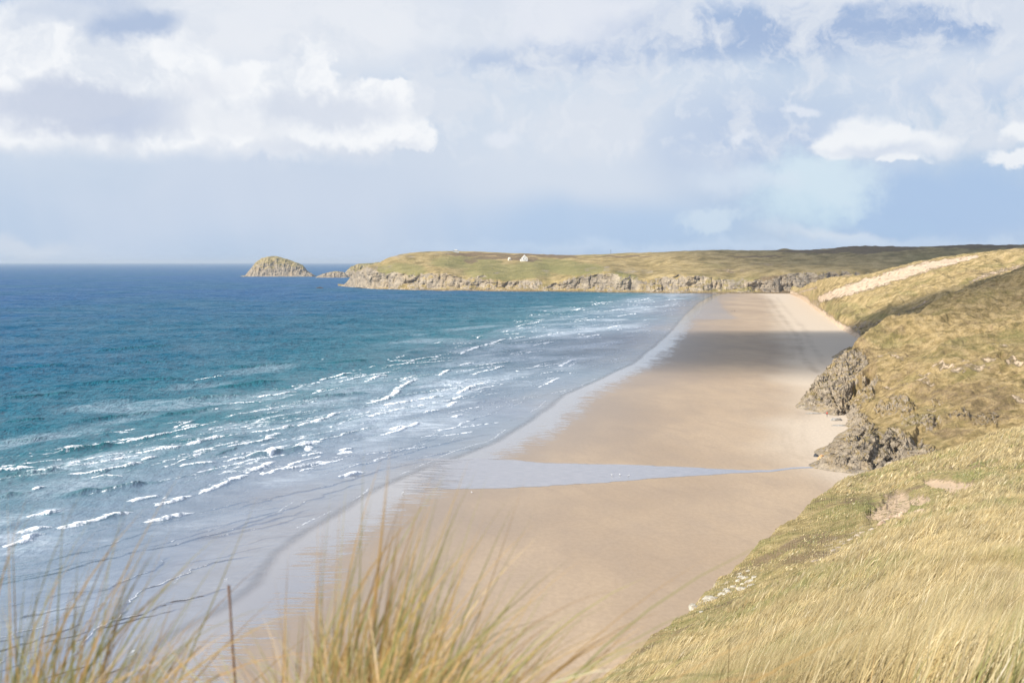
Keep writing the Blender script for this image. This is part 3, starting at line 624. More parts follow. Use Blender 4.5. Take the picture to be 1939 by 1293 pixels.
# rock mask painted by where the crags are
rk = patch(PXv, PYv, [(1570, 745, 48, 42), (1600, 700, 26, 30), (1625, 690, 16, 22), (1590, 775, 40, 20), (1600, 840, 55, 36), (1625, 815, 30, 22), (1650, 855, 40, 30), (1690, 850, 40, 36), (1730, 850, 30, 16)])
rk = np.maximum(rk*.74, patch(PXv, PYv, [(1675, 775, 20, 13), (1710, 770, 22, 16), (1775, 763, 12, 9), (1880, 795, 15, 16), (1815, 790, 22, 10), (1640, 745, 16, 20), (1860, 800, 20, 10), (1745, 800, 40, 10), (1650, 720, 20, 8), (1895, 688, 5, 5)])*.5)
rk = np.maximum(rk, sst(5, 2, Z)*.9*(Z > -1))
sm = patch(PXv, PYv, [(1690, 672, 9, 3), (1670, 678, 16, 3), (1785, 695, 24, 3), (1812, 712, 16, 4), (1850, 709, 26, 3), (1700, 722, 36, 4), (1740, 730, 30, 3), (1930, 752, 14, 4), (1880, 660, 30, 3), (1700, 682, 14, 3), (1660, 745, 14, 4), (1840, 690, 24, 3), (1870, 700, 16, 3), (1760, 705, 26, 2), (1920, 700, 20, 3), (1765, 778, 10, 3), (1630, 760, 14, 3), (1690, 755, 12, 5)])*.62
up = sst(-.3, 2.2, Z)
nr = fbm((X*.9+Y*.45)/9, (Y*.9-X*.45)/4.5, Z/5, o=6, s=401, ridged=True)
hid = sst(3, 12, Z)
Z = Z + up*rk*(nr-.35)*3.4*sst(0, 5, Z) - .5*up*rk*sst(4, 0, Z) + up*sst(.1, .5, rk)*1.1*fbm(X/1.8, Y/1.8, Z/2, o=5, s=405, ridged=True)
rot = X*.8+Y*.6; rot2 = Y*.8-X*.6
ero = fbm(rot/42, rot2/16, o=5, s=411, ridged=True)
Z = Z + hid*(1-rk)*(ero-.3)*3.4 + hid*2.6*fbm(X/30, Y/30, o=4, s=421) + up*.55*fbm(X/2.0, Y/2.6, o=4, s=431)
# a cleft with a dark cave mouth at its foot, and smaller clefts
for pts, wd, dp in [([(1588, 793), (1597, 778), (1607, 755), (1616, 738), (1650, 716)], 1.6, 6.), ([(1598, 787), (1588, 795)], 2.2, 5.), ([(1575, 752), (1586, 765)], .8, 2.2), ([(1655, 880), (1662, 850), (1668, 828)], 1.1, 3.), ([(1682, 880), (1688, 855), (1700, 835)], 1.4, 4.), ([(1735, 835), (1745, 815), (1775, 805)], .9, 2.5), ([(1630, 835), (1640, 815)], .7, 2.), ([(1548, 745), (1556, 758)], .8, 2), ([(1895, 684), (1897, 692)], .8, 2.5)]:
    dpx, _, _ = pdist(PXv, PYv, pts); sc_ = F/Y
    Z = Z - dp*.75*sst(1.6, .2, (dpx+5.0*fbm(PXv/9, PYv/9, o=4, s=7))/(wd*sc_))*sst(-.5, 3, Z)
Z = np.maximum(Z, -6)
rd = up*sst(.15, .6, rk)*(Z > -2)
X = X-rd*1.6*(fbm(X/5, Y/5, Z/1.6, o=6, s=461, ridged=True, gain=.6)-.35); Y = Y-rd*1.4*(fbm(X/5, Y/5, Z/1.6+9, o=6, s=471, ridged=True, gain=.6)-.35)
V = np.stack([X, Y, Z], -1)
green = patch(PXv, PYv, [(1830, 660, 90, 14), (1780, 680, 60, 8), (1930, 640, 50, 20), (1880, 742, 6, 6), (1640, 755, 24, 5), (1700, 640, 60, 10)])*.4
heath_dark = patch(PXv, PYv, [(1850, 755, 80, 26), (1780, 745, 60, 16), (1640, 700, 26, 40), (1870, 790, 50, 20), (1800, 820, 40, 12), (1630, 660, 24, 20)])*.42
heath_dark = np.maximum(heath_dark, .35*sst(.1, .5, fbm(X/14, Y/10, o=4, s=441)))
mB = land_mat('rocky_hill_turf', 1.6, bump_d=.8, light=1.0, sandc=(.50, .39, .27, 1), gmul=(1.16, 1.08, 1.08, 1), warm=.6)
tag(obj('rocky_hill', grid_mesh('rocky_hill', V, {'rock': rk, 'green': green, 'heath_dark': heath_dark, 'sand': sm}, keep=Z > -5.5), mB), 'rough grassy hill with broken rock cliffs at the beach edge', 'hill', kind='structure')

# ================================================================== NEAR HILLSIDE
ST_ = {-900: [(.7,3500),(2.5,1750),(6,1520),(12,1470)], 500: [(.7,3500),(2.5,1730),(6,1520),(14,1450)], 900: [(.7,3450),(2.5,1710),(8,1490),(28,1390)], 1080: [(.7,3400),(2.5,1710),(8,1490),(20,1420),(50,1335)],
 1140: [(.7,3400),(2.5,1700),(8,1490),(25,1380),(60,1292)], 1215: [(.7,3400),(2.5,1695),(8,1480),(22,1380),(45,1310),(72,1222)], 1290: [(.7,3400),(2.5,1690),(8,1470),(20,1380),(45,1275),(86,1163)],
 1400: [(.7,3300),(2.5,1680),(8,1450),(22,1335),(45,1240),(75,1150),(110,1068)], 1500: [(.7,3300),(2.5,1670),(8,1430),(22,1293),(40,1205),(70,1115),(140,983)],
 1600: [(.7,3300),(2.5,1660),(8,1410),(18,1300),(40,1170),(80,1060),(130,970),(190,909)], 1650: [(.7,3300),(2.5,1650),(8,1400),(18,1285),(40,1150),(80,1040),(140,950),(240,894)],
 1700: [(.7,3300),(2.5,1640),(8,1390),(16,1285),(38,1140),(75,1030),(140,940),(250,873)], 1800: [(.7,3300),(2.5,1620),(8,1370),(14,1290),(36,1115),(70,1010),(130,915),(240,849)],
 1939: [(.7,3300),(2.5,1600),(8,1350),(12,1293),(20,1200),(35,1100),(60,1010),(110,915),(210,806)], 2400: [(.7,3200),(2.5,1560),(8,1310),(12,1220),(35,1050),(110,860),(180,765)]}
sp = sorted(ST_)
px = np.concatenate([np.linspace(-900, 1060, 120)[:-1], np.linspace(1060, 2080, 1100), np.linspace(2080, 2400, 40)[1:]])
ds = np.exp(np.interp(px, sp, [math.log(ST_[q][-1][0]) for q in sp]))
lt = np.linspace(0, 1, 420)
D = np.exp(math.log(.7)+lt[:, None]*(np.log(ds)[None]-math.log(.7)))
tabs = []
for q in sp:
    a = np.array(ST_[q]); la = (np.log(a[:, 0])-math.log(.7))/(math.log(a[-1, 0])-math.log(.7)); tabs.append(pchip(la, a[:, 1:2], lt)[:, 0])
PYg = pchip(np.array(sp, float), np.stack(tabs), px).T
PXg = np.broadcast_to(px, PYg.shape)
V = P(PXg, PYg, D)
zs = V[-1, :, 2]; dL = D[-1]
back = [lvl_z(px, dL*1.012+.3, zs-.5), lvl_z(px, dL*1.04+2, zs*.9), lvl_z(px, dL+8+.08*dL, zs*.6), lvl_z(px, dL+25+.16*dL, zs*.15), lvl_z(px, dL+35+.2*dL, zs*0-4)]
for b_ in back: b_[:, 0] = V[-1, :, 0]/V[-1, :, 1]*b_[:, 1]
Bk = pchip([0, .1, .3, .5, .8, 1], np.stack([V[-1]]+back), np.linspace(0, 1, 90))[1:]
pre = np.stack([np.stack([(px-CX)/1500*z_, px*0-yb, px*0+49.2], -1) for z_, yb in [(60, 30), (12, 4)]])
V = np.concatenate([pre, V, Bk]); X, Y, Z = V[..., 0], V[..., 1], V[..., 2]
fade = np.ones(V.shape[:2]); fade[:2] = 0; fade *= sst(1.0, 6, Y)
r = np.maximum(Y, 1)
ga, gb = X*.75+Y*.66, Y*.75-X*.66
Z += fade*(.5*sst(20, 60, r)*fbm(ga/16, gb/9, o=4, s=501)+.42*fbm(X/3.2, Y/5, o=4, s=511)*sst(3, 20, r)+.05*fbm(X/.6, Y/.6, o=3, s=521))
PXv, PYv = proj(X, Y, Z)
# boundary between cropped turf (sea side) and long grass
bl = np.interp(PXv, [1100, 1200, 1290, 1400, 1500, 1600, 1700, 1790, 1850, 2100], [1330, 1262, 1205, 1150, 1098, 1046, 985, 940, 905, 880])
turf = sst(-14, 14, bl-PYv + 14*fbm(PXv/40, PYv/25, o=4, s=531))
ridgeband = sst(900, 885, PYv - (PXv-1700)*-.05 + 8*fbm(PXv/30, PYv/20, o=3, s=3))*sst(1600, 1660, PXv)
tuft2 = patch(PXv, PYv, [(1640, 915, 50, 20), (1680, 905, 50, 22), (1600, 925, 22, 12)])
turf = turf*(1-.85*np.clip(ridgeband+tuft2, 0, 1))
# erosion gully with broken ground, bare sand hollow, stony scar
gul = patch(PXv, PYv, [(1700, 950, 26, 26), (1675, 968, 28, 16), (1740, 945, 20, 12), (1655, 975, 18, 8)])
sandh = patch(PXv, PYv, [(1785, 913, 30, 9), (1830, 915, 22, 7), (1812, 925, 22, 10), (1765, 908, 16, 5)])
scar = patch(PXv, PYv, [(1590, 1030, 40, 16), (1560, 1050, 26, 9), (1620, 1010, 24, 10), (1640, 1000, 30, 8)])
Z -= fade*(gul*.4*sst(0, 1, gul) + sandh*.35)
Z += fade*gul*.3*fbm(X/1.8, Y/4.6, o=5, s=541, ridged=True)
rk = np.maximum(gul*.62, scar*.62); rk = np.maximum(rk, .6*patch(PXv, PYv, [(1372, 1112, 34, 18), (1335, 1140, 20, 12), (1400, 1092, 14, 10)]))
rk = np.maximum(rk, turf*.36*sst(0, .5, fbm(X/9, Y/9, o=4, s=551)))
green = turf*(.08+.45*sst(-.2, .5, fbm(X/8, Y/12, o=4, s=561))) + .5*patch(PXv, PYv, [(1730, 955, 30, 16), (1850, 903, 50, 8), (1640, 955, 22, 14), (1905, 1250, 60, 50)])
heath_dark = turf*.6*sst(-.15, .5, fbm(X/7, Y/9, o=4, s=571)) + .75*(1-turf)*sst(.15, -.25, fbm(X/1.1, Y/1.6, o=3, s=601))  # heath brown on turf, plus shade painted into gaps between long-grass tussocks
sm = np.maximum(sandh*.95, gul*.72)
V = np.stack([X, Y, Z], -1)
mA = land_mat('near_hillside_turf', 6.0, bump_d=.09, light=1.15, sandc=(.50, .37, .25, 1), warm=.4, gmul=(1.0, .98, .95, 1))
NEAR = (V, PXv, PYv)
tag(obj('hillside', grid_mesh('hillside', V, {'rock': rk, 'green': np.clip(green, 0, 1), 'heath_dark': heath_dark, 'sand': sm}), mA), 'near grassy hillside falling to the beach', 'hill', kind='structure')

# ------------------------------------------------------------------ blades
m, g = mat('grass_blade')
vc = g.attr('col', out=0)
dsh = g.n('ShaderNodeBsdfDiffuse', {0: vc}); tsh = g.n('ShaderNodeBsdfTranslucent', {0: vc})
gl = g.n('ShaderNodeBsdfGlossy', {0: (1, 1, 1, 1), 1: .45})
g.output(g.n('ShaderNodeMixShader', {0: .04, 1: g.n('ShaderNodeMixShader', {0: .3, 1: dsh, 2: tsh}), 2: gl}))
m_blade = m
def blades(root, h, wdt, lean_dir, lean, droop, colr, tipc=None, nseg=4, side=None, wild=None):
    n = len(root); t = np.linspace(0, 1, nseg+1)[None, :, None]
    up = np.array([0, 0, 1.])
    ld = np.stack([np.cos(lean_dir), np.sin(lean_dir), 0*lean_dir], -1)[:, None, :]
    ln = lean[:, None, None]; dr = droop[:, None, None]; H = h[:, None, None]
    ang = ln + dr*t**1.4                # inclination grows along the blade
    st = H/nseg; dirs = up*np.cos(ang)+ld*np.sin(ang)
    pos = root[:, None, :] + np.concatenate([np.zeros((n, 1, 3)), np.cumsum(dirs[:, :-1]*st, 1)], 1)
    view = pos - np.array([0, 0, CAMZ]); sd_ = np.cross(dirs, view); sd_ /= np.linalg.norm(sd_, axis=-1, keepdims=True)+1e-9
    tw = rng.normal(0, .35, (n, 1, 3)); sd_ = sd_ + tw*.5
    wp = wdt[:, None, None]*(1-t**2.2)*.5
    Lf = pos-sd_*wp; Rt = pos+sd_*wp
    A = np.stack([Lf[:, :-1], Rt[:, :-1]], 2).reshape(n, nseg*2, 3)
    V = np.concatenate([A, pos[:, -1:]], 1); nvb = nseg*2+1
    base = (np.arange(n)*nvb)[:, None]
    quads = np.array([[2*i, 2*i+1, 2*i+3, 2*i+2] for i in range(nseg-1)]).ravel(); tri = np.array([2*nseg-2, 2*nseg-1, 2*nseg])
    loops = np.concatenate([base+quads, base+tri], 1)
    per = len(quads)+3; st0 = np.concatenate([np.arange(nseg-1)*4, [len(quads)]]); starts = (np.arange(n)*per)[:, None]+st0
    cb = np.repeat(colr[:, None, :], nvb, 1)
    if tipc is not None:
        tv = np.concatenate([np.repeat(np.linspace(0, 1, nseg+1)[:-1], 2), [1]])[None, :, None]; cb = cb*(1-tv)+tipc[:, None, :]*tv
    cb = np.concatenate([cb, np.ones((n, nvb, 1))], -1)
    return V.reshape(-1, 3), loops.ravel(), starts.ravel(), cb.reshape(-1, 4)
STRAW = np.array([[.55, .43, .21], [.66, .53, .27], [.47, .34, .15], [.74, .63, .38], [.36, .25, .11]])
GREEN = np.array([[.16, .20, .045], [.21, .24, .06], [.12, .16, .035], [.27, .27, .075]])
# long grass over the slope: choose cells by how much of them faces the viewer
dpx = np.abs(np.diff(PXv, axis=1))[:-1]; dpy = np.maximum(PYv[:-1]-PYv[1:], 0)[:, :-1]
wt = dpx*np.clip(dpy, 0, 14)
inv = (PXv[:-1, :-1] > 1060) & (PXv[:-1, :-1] < 2060) & (PYv[:-1, :-1] < 1420) & (PYv[:-1, :-1] > 780)
inv[:3] = False; inv[420+2:] = False
dens = (1-turf[:-1, :-1]*.80)*(1-.9*np.clip(sandh+gul, 0, 1)[:-1, :-1])*(1-.6*scar[:-1, :-1])
cl = .10+.90*sst(-.2, .3, fbm(X/1.1, Y/1.6, o=3, s=601))[:-1, :-1]
prob = (wt*inv*dens*cl).ravel(); cdf = np.cumsum(prob); cdf /= cdf[-1]
NB = 380000
ci = np.minimum(np.searchsorted(cdf, rng.random(NB)), len(cdf)-1); ri, cj = np.unravel_index(ci, dens.shape)
fu, fv = rng.random(NB)[:, None], rng.random(NB)[:, None]
root = (V[ri, cj]*(1-fu)+V[ri, cj+1]*fu)*(1-fv)+(V[ri+1, cj]*(1-fu)+V[ri+1, cj+1]*fu)*fv
rt = turf[ri, cj]; d = root[:, 1]
gx, gy = root[:, 0], root[:, 1]
wv = fbm(gx/6, gy/10, o=3, s=611)
h = (.35+.45*rng.random(NB))*(1-.72*rt)*(1+.6*fbm(gx/1.6, gy/2.4, o=3, s=621))*(1.0+.25*sst(100, 200, d))
h = np.minimum(h, .14*np.maximum(d-2, .6)+.12)
wd = np.maximum(.0075*(.6+.7*rng.random(NB)), d*.00044*(.5+1.0*rng.random(NB)))
ldir = math.radians(14)+wv*.8+rng.normal(0, .32, NB)
lean = np.clip(.7+.6*wv+rng.normal(0, .2, NB), 0, 1.3); droop = np.clip(.6+rng.normal(0, .3, NB), 0, 1.6)
gmix = sst(.26, .75, fbm(gx/5, gy/8, o=4, s=631)+.25*rng.normal(0, 1, NB)+.35*rt+.55*sst(1240, 1300, PYv[ri, cj])*sst(1760, 1900, PXv[ri, cj])+.5*patch(PXv[ri, cj], PYv[ri, cj], [(1730, 955, 30, 16), (1850, 903, 50, 8), (1640, 955, 22, 14)]))[:, None]
csw = sst(-.5, .5, fbm(gx/1.5, gy/2.4, o=3, s=641))[:, None]
cs = STRAW[rng.choice(5, NB, p=[.28, .3, .16, .16, .10])]*(.74+.42*csw); cg = GREEN[rng.choice(4, NB)]
colr = cs*(1-gmix)+cg*gmix*1.1; colr *= (.35+.95*rng.random((NB, 1)))
tip = colr*.55+STRAW[1]*.45
Vb, lp, stt, cb = blades(root-np.array([0, 0, .02]), h, wd, ldir, lean, droop, colr*.85, tip)
tag(obj('grass', raw_mesh('grass', Vb, lp, stt, {'col': cb}), m_blade), 'long windblown straw grass covering the near hillside', 'grass', kind='stuff')

# ------------------------------------------------------------------ nearest marram clumps, out of focus
def ground_z(px_, d):                  # height of the near hillside along an azimuth
    j = int(np.argmin(np.abs(px-px_))); return float(np.interp(d, V[2:422, j, 1], V[2:422, j, 2]))
def clump(px0, d0, n, spread, hmin, hmax, label, lean_mu, droop_mu, seed, gr=.35, dirmu=.15, fan=None, wide=.0048, dsig=.5, ex=2.2):
    global rng
    rng = np.random.default_rng(seed)
    k = (px0-CX)/F; cx, cy = k*d0, d0; cz = ground_z(px0, d0)-.02
    rr = spread*np.sqrt(rng.random(n)); th = rng.random(n)*2*PI
    root = np.stack([rr*np.cos(th)*1.2, rr*np.sin(th)*.6, np.zeros(n)], -1)
    h = hmin*.75+(hmax-hmin*.75)*rng.random(n)**ex; wd = wide*(.6+.7*rng.random(n))
    ld_ = dirmu+rng.normal(0, dsig, n); lean = np.abs(rng.normal(lean_mu, .2, n))+root[:, 0]*fan if fan else np.abs(rng.normal(lean_mu, .2, n))
    droop = np.clip(rng.normal(droop_mu, .5, n), 0, 2.2)
    gm = (rng.random(n) < gr)[:, None]
    WARM = np.array([[.62, .40, .15], [.70, .47, .20], [.52, .32, .12], [.72, .56, .30], [.40, .22, .09]])
    c0 = np.where(gm, GREEN[rng.choice(4, n)]*1.6, WARM[rng.choice(5, n)])*(.38+.75*rng.random((n, 1)))
    c1 = np.where(gm, c0*.5+STRAW[0]*.5, c0*.5+WARM[0]*.5)
    off = np.array([cx, cy, cz])
    Vb, lp, stt, cb = blades(root+off, h, wd, ld_, lean, droop, c0, c1, nseg=10)
    o = obj('marram_grass_clump', raw_mesh('marram_grass_clump', Vb-off, lp, stt, {'col': cb}), m_blade); o.location = off
    return tag(o, label, 'grass clump')
clump(635, 2.6, 360, .075, .62, .93, 'tall marram clump standing upright in the bottom centre', .08, .40, 11, .42, .1, fan=1.5, ex=1.5)
clump(720, 2.5, 170, .07, .50, .78, 'low bushy marram clump with stems arching right across the sand', .25, .9, 12, .35, .05, fan=1.5, ex=1.6)
clump(30, 2.6, 250, .085, .52, .92, 'marram clump filling the bottom left corner', .12, .45, 13, .5, .1, fan=1.6, ex=1.7)
clump(500, 2.7, 24, .04, .5, .72, 'thin sprig of a few upright stems left of the tall centre clump', .06, .25, 14, .5)
clump(250, 2.4, 36, .2, .42, .6, 'sparse low stems crossing between the two big clumps', .5, 1.3, 15, .3, .3)
clump(655, 2.35, 1300, .115, .50, .66, 'dense golden tangle of dry blades at the foot of the centre clumps', .22, 1.0, 16, .34, dsig=2.2, wide=.0042, ex=1.0)
clump(790, 2.4, 130, .09, .46, .58, 'low tangled tuft spilling right of the golden centre tangle', .4, 1.0, 23, .3, dsig=1.2, wide=.0042, ex=1.0)
clump(700, 2.5, 70, .10, .66, 1.08, 'few very long stems arching right over the sand out of the centre clumps', .62, 1.05, 21, .35, .0, dsig=.25, wide=.0055, ex=1.0)
clump(15, 2.35, 900, .11, .50, .64, 'dense tangled tuft at the foot of the left corner clump', .22, 1.0, 22, .5, dsig=2.2, wide=.0042, ex=1.0)
clump(930, 2.5, 26, .14, .46, .66, 'few dry stems drooping right of the bushy clump', .5, 1.0, 17, .25, .1)
clump(1900, 5.5, 260, .5, .25, .5, 'green tuft in the bottom right corner', .3, .9, 18, .85)
m, g = mat('brown_stem'); g.output(g.principled(Base_Color=(.19, .10, .05, 1), Roughness=.8))
def tube(name, pts, rad, m, parent=None, seg=7):
    pts = np.array(pts, float); n = len(pts); a = np.linspace(0, 2*PI, seg, endpoint=False)
    V = [p + r*np.array([math.cos(q), math.sin(q), 0]) for p, r in zip(pts, rad) for q in a]
    loops = []; 
    for i in range(n-1):
        for j in range(seg): loops += [i*seg+j, i*seg+(j+1) % seg, (i+1)*seg+(j+1) % seg, (i+1)*seg+j]
    return obj(name, raw_mesh(name, np.array(V), loops, np.arange(len(loops)//4)*4), m, parent)
q = P(np.array([450., 446, 440, 436, 433]), np.array([1500., 1300, 1220, 1150, 1108]), 2.6)
o = tube('dead_stem', q-q[0], [.0026, .0024, .0022, .002, .0026], m); o.location = q[0]
tag(o, 'single dark brown dead stem standing upright left of the centre clumps', 'stem')

# ================================================================== BUILDINGS
def bmesh_obj(name, fn, m, parent=None, smooth=False):
    import bmesh
    bm = bmesh.new(); fn(bm); me = bpy.data.meshes.new(name); bm.to_mesh(me); bm.free()
    me.polygons.foreach_set('use_smooth', [smooth]*len(me.polygons))
    return obj(name, me, m, parent)
def box(bm, x0, x1, y0, y1, z0, z1):
    v = [bm.verts.new((x, y, z)) for z in (z0, z1) for x, y in ((x0, y0), (x1, y0), (x1, y1), (x0, y1))]
    for f in ((0, 3, 2, 1), (4, 5, 6, 7), (0, 1, 5, 4), (1, 2, 6, 5), (2, 3, 7, 6), (3, 0, 4, 7)): bm.faces.new([v[i] for i in f])
def flat_mat(name, c, rough=.8, bumpy=0):
    m, g = mat(name); p = g.n('ShaderNodeTexCoord', out=3); n = g.noise(p, 1.5, 5, .6)
    c2 = tuple(q*.82 for q in c[:3])+(1,)
    kw = {'Normal': g.bump(n, .6, bumpy)} if bumpy else {}
    g.output(g.principled(Base_Color=g.mix(g.mr(n, .35, .65), c2, c), Roughness=rough, **kw)); return m
def empty(name, loc, rz=0):
    o = bpy.data.objects.new(name, None); sc.collection.objects.link(o); o.location = loc; o.rotation_euler = (0, 0, rz); return o
white = flat_mat('white_render', (.80, .79, .76, 1)); slate = flat_mat('slate_roof', (.30, .30, .31, 1)); dark = flat_mat('dark_window', (.05, .06, .07, 1), .2); cream = flat_mat('cream_render', (.74, .66, .54, 1))
def hit(PXv, PYv, V, x, y):
    i = np.argmin((PXv-x)**2+(PYv-y)**2+ (V[..., 1]-V[..., 1].min())*1e-4); return V.reshape(-1, 3)[i].copy()
def house(base, w_, dp, hw, hr, label, mw, mr_, rz=0, chim=True, wins=((-.28, .5), (.28, .5)), lean_to=True, roof_name='roof'):
    t = empty('house', base, rz); tag(t, label, 'house')
    def walls(bm):
        x0, x1, y0, y1 = -w_/2, w_/2, -dp/2, dp/2
        a = [bm.verts.new(q) for q in [(x0, y0, -2), (x1, y0, -2), (x1, y0, hw), (0, y0, hw+hr), (x0, y0, hw)]]
        b = [bm.verts.new(q) for q in [(x0, y1, -2), (x1, y1, -2), (x1, y1, hw), (0, y1, hw+hr), (x0, y1, hw)]]
        bm.faces.new(a); bm.faces.new(b[::-1])
        for i in range(5): j = (i+1) % 5; bm.faces.new([a[j], a[i], b[i], b[j]])
    bmesh_obj('wall', walls, mw, t)
    def roof(bm):
        for sx in (-1, 1):
            p0 = [(0, hw+hr+.05), (sx*(w_/2+.4), hw-.4*hr/(w_/2)+.05)]; th = .3
            v = [bm.verts.new(q) for y in (-dp/2-.3, dp/2+.3) for q in [(p0[0][0], y, p0[0][1]), (p0[1][0], y, p0[1][1]), (p0[1][0], y, p0[1][1]+th), (p0[0][0], y, p0[0][1]+th)]]
            for f in ((0, 1, 2, 3), (7, 6, 5, 4), (0, 4, 5, 1), (1, 5, 6, 2), (2, 6, 7, 3), (3, 7, 4, 0)): bm.faces.new([v[i] for i in f])
    rf = bmesh_obj(roof_name, roof, mr_, t)
    if chim: bmesh_obj('chimney', lambda bm: (box(bm, -.6, .6, dp/2-1.8, dp/2-.6, hw+hr-.8, hw+hr+1.5), box(bm, -.25, .25, dp/2-1.45, dp/2-.95, hw+hr+1.502, hw+hr+2.0)), mw, rf)
    for (u, v) in wins: bmesh_obj('window', lambda bm: box(bm, u*w_-.5, u*w_+.5, -dp/2-.06, -dp/2+.1, v*hw-.6+.5, v*hw+.7+.5), dark, t)
    bmesh_obj('door', lambda bm: box(bm, -.5, .5, -dp/2-.05, -dp/2+.1, -.2, 2.0), dark, t)
    if lean_to: bmesh_obj('lean_to', lambda bm: box(bm, -w_/2-3.2, -w_/2-.003, -dp/2+1, dp/2-2, -2, hw*.62), mw, t)
    return t
HV, HPX, HPY = HEAD
house(hit(HPX, HPY, HV, 993, 494), 10.5, 13, 5.2, 4.6, 'white gabled cottage alone on the headland with a small lean-to', white, white, .12)
b0 = hit(HPX, HPY, HV, 965, 493)
t = empty('hut', b0); tag(t, 'small cream domed hut left of the white cottage', 'hut')
def dome(bm):
    N_, R_ = 14, 7
    rings = [[bm.verts.new((3.4*math.cos(a)*math.cos(q), 3.4*math.sin(a)*math.cos(q), 2.6+3.2*math.sin(q))) for a in np.linspace(0, 2*PI, N_, endpoint=False)] for q in np.linspace(0, 1.45, R_)]
    bs = [bm.verts.new((v.co.x, v.co.y, -1.5)) for v in rings[0]]; rings = [bs]+rings
    for r0, r1 in zip(rings[:-1], rings[1:]):
        for i in range(N_): bm.faces.new([r0[i], r0[(i+1) % N_], r1[(i+1) % N_], r1[i]])
    bm.faces.new(rings[-1])
bmesh_obj('shell', dome, cream, t, True); bmesh_obj('door', lambda bm: box(bm, -.7, .7, -3.5, -3.1, 0, 2.1), dark, t)
b0 = hit(HPX, HPY, HV, 863, 478)
t = empty('hut', b0); tag(t, 'pale flat-roofed lookout building on the headland skyline', 'building')
bmesh_obj('wall', lambda bm: box(bm, -6, 6, -3, 3, -3, 3.4), flat_mat('pale_grey_render', (.66, .68, .66, 1)), t)
bmesh_obj('roof', lambda bm: box(bm, -6.4, 6.4, -3.4, 3.4, 3.402, 3.8), slate, t)
bmesh_obj('upper_room', lambda bm: box(bm, -2.5, 3, -2, 2, 3.803, 5.6), white, t)
for u in (-4, -1.5, 1.5, 4): bmesh_obj('window', lambda bm: box(bm, u-.6, u+.6, -3.05, -2.9, 1.2, 2.4), dark, t)
b0 = hit(HPX, HPY, HV, 1156, 481.5); b0[2] -= .6
t = empty('mast', b0); tag(t, 'thin dark lattice mast on the skyline right of the cottage', 'mast')
steel = flat_mat('dark_steel', (.12, .12, .13, 1))
def lattice(bm):
    H_ = 9.0
    for sx, sy in ((-1, -1), (1, -1), (1, 1), (-1, 1)):
        v = []
        for z, r_ in ((-1, 1.0), (H_, .25)):
            for dx, dy in ((-.09, -.09), (.09, -.09), (.09, .09), (-.09, .09)): v.append(bm.verts.new((sx*r_+dx, sy*r_+dy, z)))
        for f in ((0, 1, 5, 4), (1, 2, 6, 5), (2, 3, 7, 6), (3, 0, 4, 7), (4, 5, 6, 7)): bm.faces.new([v[i] for i in f])
    for z in (1.5, 3.5, 5.5, 7.5):
        r_ = 1-.75*z/H_; box(bm, -r_, r_, -r_-.05, -r_+.05, z, z+.12); box(bm, -r_, r_, r_-.05, r_+.05, z, z+.12)
bmesh_obj('tower_frame', lattice, steel, t); bmesh_obj('crossarm', lambda bm: box(bm, -1.6, 1.6, -.12, .12, 9.0, 9.25), steel, t)

# ================================================================== STONES
import bmesh
def stone(loc, size, label, m, seed=0, flat=.7, name='boulder', rz=0, jag=.35, group=None, sub=4, facets=9):
    bm = bmesh.new(); bmesh.ops.create_icosphere(bm, subdivisions=sub, radius=1.0)
    r = np.random.default_rng(seed); nrm = r.normal(size=(facets, 3)); nrm /= np.linalg.norm(nrm, axis=1, keepdims=True); cut = .62+.3*r.random(facets)
    co = np.array([v.co[:] for v in bm.verts])
    dd = co@nrm.T
    with np.errstate(all='ignore'): sc1 = np.where(dd > 0, cut/np.maximum(dd, 1e-6), 9)
    co = co*np.minimum(1, sc1.min(1))[:, None]
    co = co*(1+jag*.5*fbm(co[:, 0]*1.6+seed, co[:, 1]*1.6, co[:, 2]*1.6+3.3, o=5, s=seed))[:, None]
    co[:, 2] = np.maximum(co[:, 2]*flat, -.45*flat)
    for v, q in zip(bm.verts, co): v.co = Vector(q)*1.0
    me = bpy.data.meshes.new(name); bm.to_mesh(me); bm.free(); me.polygons.foreach_set('use_smooth', [True]*len(me.polygons))
    o = obj(name, me, m); o.location = loc; o.scale = size if hasattr(size, '__len__') else (size,)*3; o.rotation_euler = (0, 0, rz)
    return tag(o, label, 'rock', group)
def stone_mat(name, c0, c1, c2, sc_=1.2):
    m, g = mat(name); p = g.pos(); n = g.noise(p, sc_, 8, .7); n2 = g.noise(p, sc_*4, 6, .7)
    c = g.ramp(n, [(.35, c0), (.5, c1), (.62, c2)]); c = g.mix(g.mr(n2, .3, .5, .6, 0), c, tuple(q*.4 for q in c0[:3])+(1,))
    g.output(g.principled(Base_Color=c, Roughness=.9, Normal=g.bump(n2, .9, .15/sc_))); return m
m_dark = stone_mat('dark_rock', (.03, .035, .04, 1), (.06, .065, .075, 1), (.10, .10, .11, 1))
m_pale = stone_mat('pale_rock', (.28, .22, .15, 1), (.42, .34, .25, 1), (.52, .44, .34, 1))
m_grey = stone_mat('grey_rock', (.17, .165, .15, 1), (.30, .28, .25, 1), (.42, .40, .36, 1))
m_white = stone_mat('lichened_rock', (.24, .19, .13, 1), (.40, .36, .28, 1), (.56, .52, .43, 1), 3)
m_clod = stone_mat('earth_clod', (.22, .14, .09, 1), (.42, .31, .21, 1), (.56, .45, .33, 1), 3)
def bp(x, y, z=0): q = gp(float(x), float(y)); return (q[0], q[1], z)
stone(bp(1545, 864), (.78, .78, 1.0), 'dark round boulder on the sand below the ochre stained rock', m_dark, 1, .8, jag=.2)
